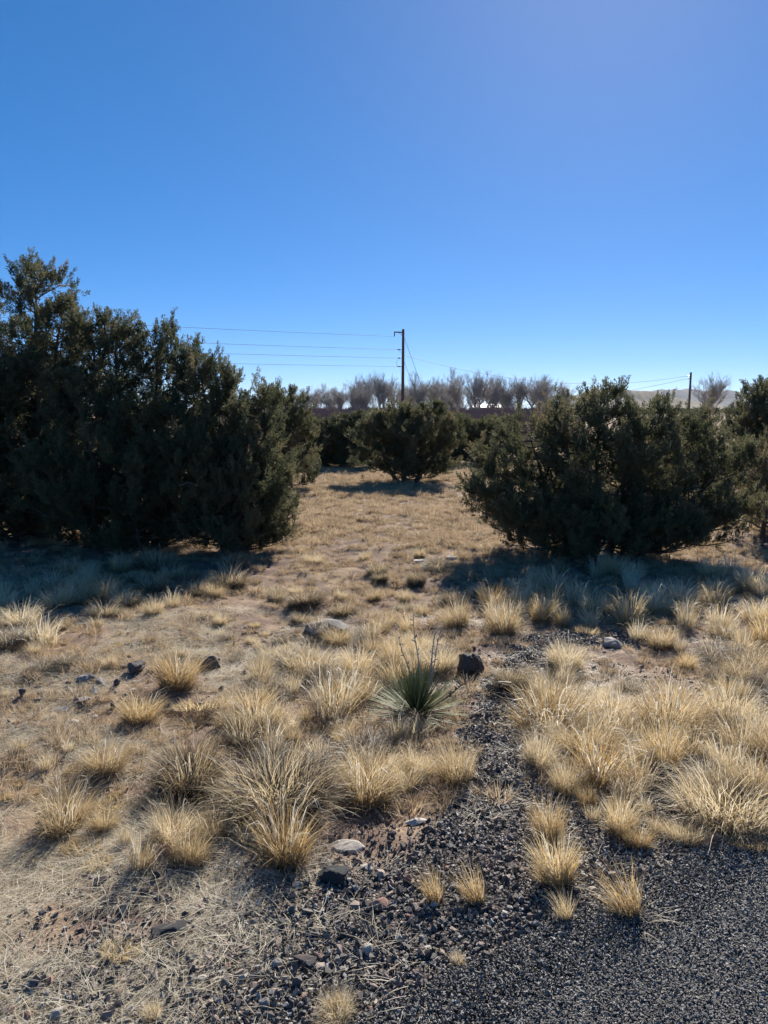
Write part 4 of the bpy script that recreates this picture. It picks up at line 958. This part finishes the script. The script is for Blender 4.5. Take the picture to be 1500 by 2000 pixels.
# short field grass in little cushions
src = [blades_mesh('cushion', M['field'], [blades(np.random.default_rng(600 + k), 70, 0.6, 0.75, 0.9, 1.15, 0.026, 3, tone=(0.2, 0.85))]) for k in range(5)]
cf = stash('field_cushions', src)
def acc_field(X, Y):
    n = vnoise(X * 1.3, Y * 1.3, 51) * 0.4 + vnoise(X * 5.5, Y * 5.5, 52) * 0.6
    return (0.14 + 0.86 * sstep(0.40, 0.53, n)) * (1 - gravel(X, Y)) * (road_d(X, Y) > 0.1)
pt = rand_pts(r, 110000, -350, 1850, 905, 1560, acc_field)
s = r.lognormal(math.log(0.047), 0.38, len(pt)).clip(0.022, 0.13) * (0.8 + 0.5 * sstep(5, 14, pt[:, 1]))
cover('field_grass', 'short dry tan grass covering the open field between the junipers', 'grass', pt, np.stack([s, s, s * r.uniform(0.6, 1.2, len(s))], -1), np.stack([0 * s, 0 * s, r.uniform(0, 6.28, len(s))], -1), cf, 5, 1)
def acc_far(X, Y): return sstep(0.3, 0.5, vnoise(X * .7, Y * .7, 53)) * 0.9 + 0.1
pt = rand_pts(r, 14000, -300, 1800, 845, 912, acc_far)
s = r.uniform(0.08, 0.2, len(pt))
cover('far_field_grass', 'dry tan grass of the field beyond the junipers', 'grass', pt, np.stack([s * 1.4, s * 1.4, s], -1), np.stack([0 * s, 0 * s, r.uniform(0, 6.28, len(s))], -1), cf, 5, 2)
# loose straw lying about
def straw_src(seed):
    rr = np.random.default_rng(seed)
    V, Fc, T = blades(rr, 20, 0.6, 0.05, 0.5, 1.3, 0.0085, 4, tone=(0.2, 0.95), lay=1.38)
    V = V.copy(); V[:, 2] = V[:, 2] * 0.35
    return blades_mesh('straw_bits', M['litter'], [(V, Fc, T)])
def straw_short(seed):
    V, Fc, T = blades(np.random.default_rng(seed), 34, 0.6, 0.05, 0.3, 0.45, 0.006, 3, tone=(0.0, 0.8), lay=1.45)
    V = V.copy(); V[:, 2] = V[:, 2] * 0.3
    return blades_mesh('straw_scraps', M['litter'], [(V, Fc, T)])
cs = stash('straw_bits', [straw_src(700 + k) for k in range(3)] + [straw_short(720 + k) for k in range(3)])
def acc_straw(X, Y):
    d = road_d(X, Y); left = sstep(0.2, -1.1, X)
    n = vnoise(X * 2.2, Y * 2.2, 61) * 0.6 + vnoise(X * 7, Y * 7, 62) * 0.4
    a = sstep(0.40, 0.62, n) * (0.30 + 0.7 * left)
    a = a * np.where(gravel(X, Y) > 0.5, 0.27 + 0.36 * left, 0.8)
    return a * (d > 0.02 + 0.25 * vnoise(X * 3, Y * 3, 63)) * (1 - 0.6 * sstep(4.5, 8, Y))
pt = rand_pts(r, 16500, -500, 1850, 1180, 2500, acc_straw)
s = r.uniform(0.06, 0.16, len(pt))
cover('straw_litter', 'loose pale straw lying on the gravel and dirt', 'straw', pt + [0, 0, .003], np.stack([s, s, s], -1), np.stack([r.normal(0, .1, len(s)), r.normal(0, .1, len(s)), r.uniform(0, 6.28, len(s))], -1), cs, 6, 3)
# gravel
def chip(seed, mat, n): return rock_mesh('chip', seed, mat, (1, .85, .7), npts=n, sub=0, bev=0)
cg = stash('gravel_chips', [chip(800 + k, M['cinder'], 8) for k in range(6)])
cp = stash('pebble_chips', [chip(820 + k, M['pebble'], 10) for k in range(6)])
def acc_gr(X, Y): return gravel(X, Y) ** 1.2 * (road_d(X, Y) > -0.1) + 0.012
pt = rand_pts(r, 72000, -700, 2000, 1215, 2600, acc_gr)
s = r.lognormal(math.log(0.0112), 0.48, len(pt)).clip(0.004, 0.032)
cover('shoulder_gravel', 'dark loose gravel along the road and in the run-off', 'gravel', pt + np.stack([0 * s, 0 * s, s * .2], -1), np.stack([s, s, s], -1), r.uniform(0, 6.28, (len(s), 3)), cg, 6, 4)
def acc_pb(X, Y):
    return np.clip(gravel(X, Y) * 0.8 + 0.16 * (vnoise(X * 2.5, Y * 2.5, 71) > 0.45), 0, 1) * (road_d(X, Y) > 0.12)
pt = rand_pts(r, 28000, -700, 2000, 1215, 2600, acc_pb)
s = r.lognormal(math.log(0.0125), 0.55, len(pt)).clip(0.005, 0.042)
cover('mixed_pebbles', 'brown and grey pebbles sprinkled over the gravel and dirt', 'pebbles', pt + np.stack([0 * s, 0 * s, s * .2], -1), np.stack([s, s, s], -1), r.uniform(0, 6.28, (len(s), 3)), cp, 6, 5)
def acc_rd(X, Y): return (road_d(X, Y) < 0.12) * (0.7 + 0.3 * sstep(.3, .6, vnoise(X * 3.1, Y * 3.1, 81)))
n = 950000; tt = r.uniform(-3.5, 4.5, n); ww = r.uniform(-2.6, 0.12, n)
X = E0[0] + ED[0] * tt + EN[0] * ww; Y = E0[1] + ED[1] * tt + EN[1] * ww
near = (1 - 0.94 * sstep(1.7, 2.8, np.hypot(X - 1.0, Y - 1.9))) * acc_rd(X, Y)       # loose chips thin out away from the border
k = r.random(n) < near; pt = np.stack([X[k], Y[k], H(X[k], Y[k]) + 0.012], -1)
s = r.lognormal(math.log(0.0098), 0.32, len(pt)).clip(0.005, 0.019)
cover('road_chips', 'fine black stone chips bedded in the road surface', 'gravel', pt, np.stack([s, s, s * .8], -1), r.uniform(0, 6.28, (len(s), 3)), cg, 6, 6)
# ------------------------------------------------------------------ the air
hz = boxmesh('haze', -7300, 7300, -330, 9400, -6, 165, M['steel'])
m, nt, out = mat_new('haze'); pv = nd(nt, 'ShaderNodeVolumePrincipled')
pv.inputs['Color'].default_value = (0.80, 0.88, 1.0, 1); pv.inputs['Density'].default_value = 0.000045; pv.inputs['Anisotropy'].default_value = 0.2
nt.links.new(pv.outputs[0], out.inputs['Volume']); hz.materials.clear(); hz.materials.append(m)
tag(link('haze', hz), 'thin pale haze in the air over the plain', 'haze', kind='stuff')
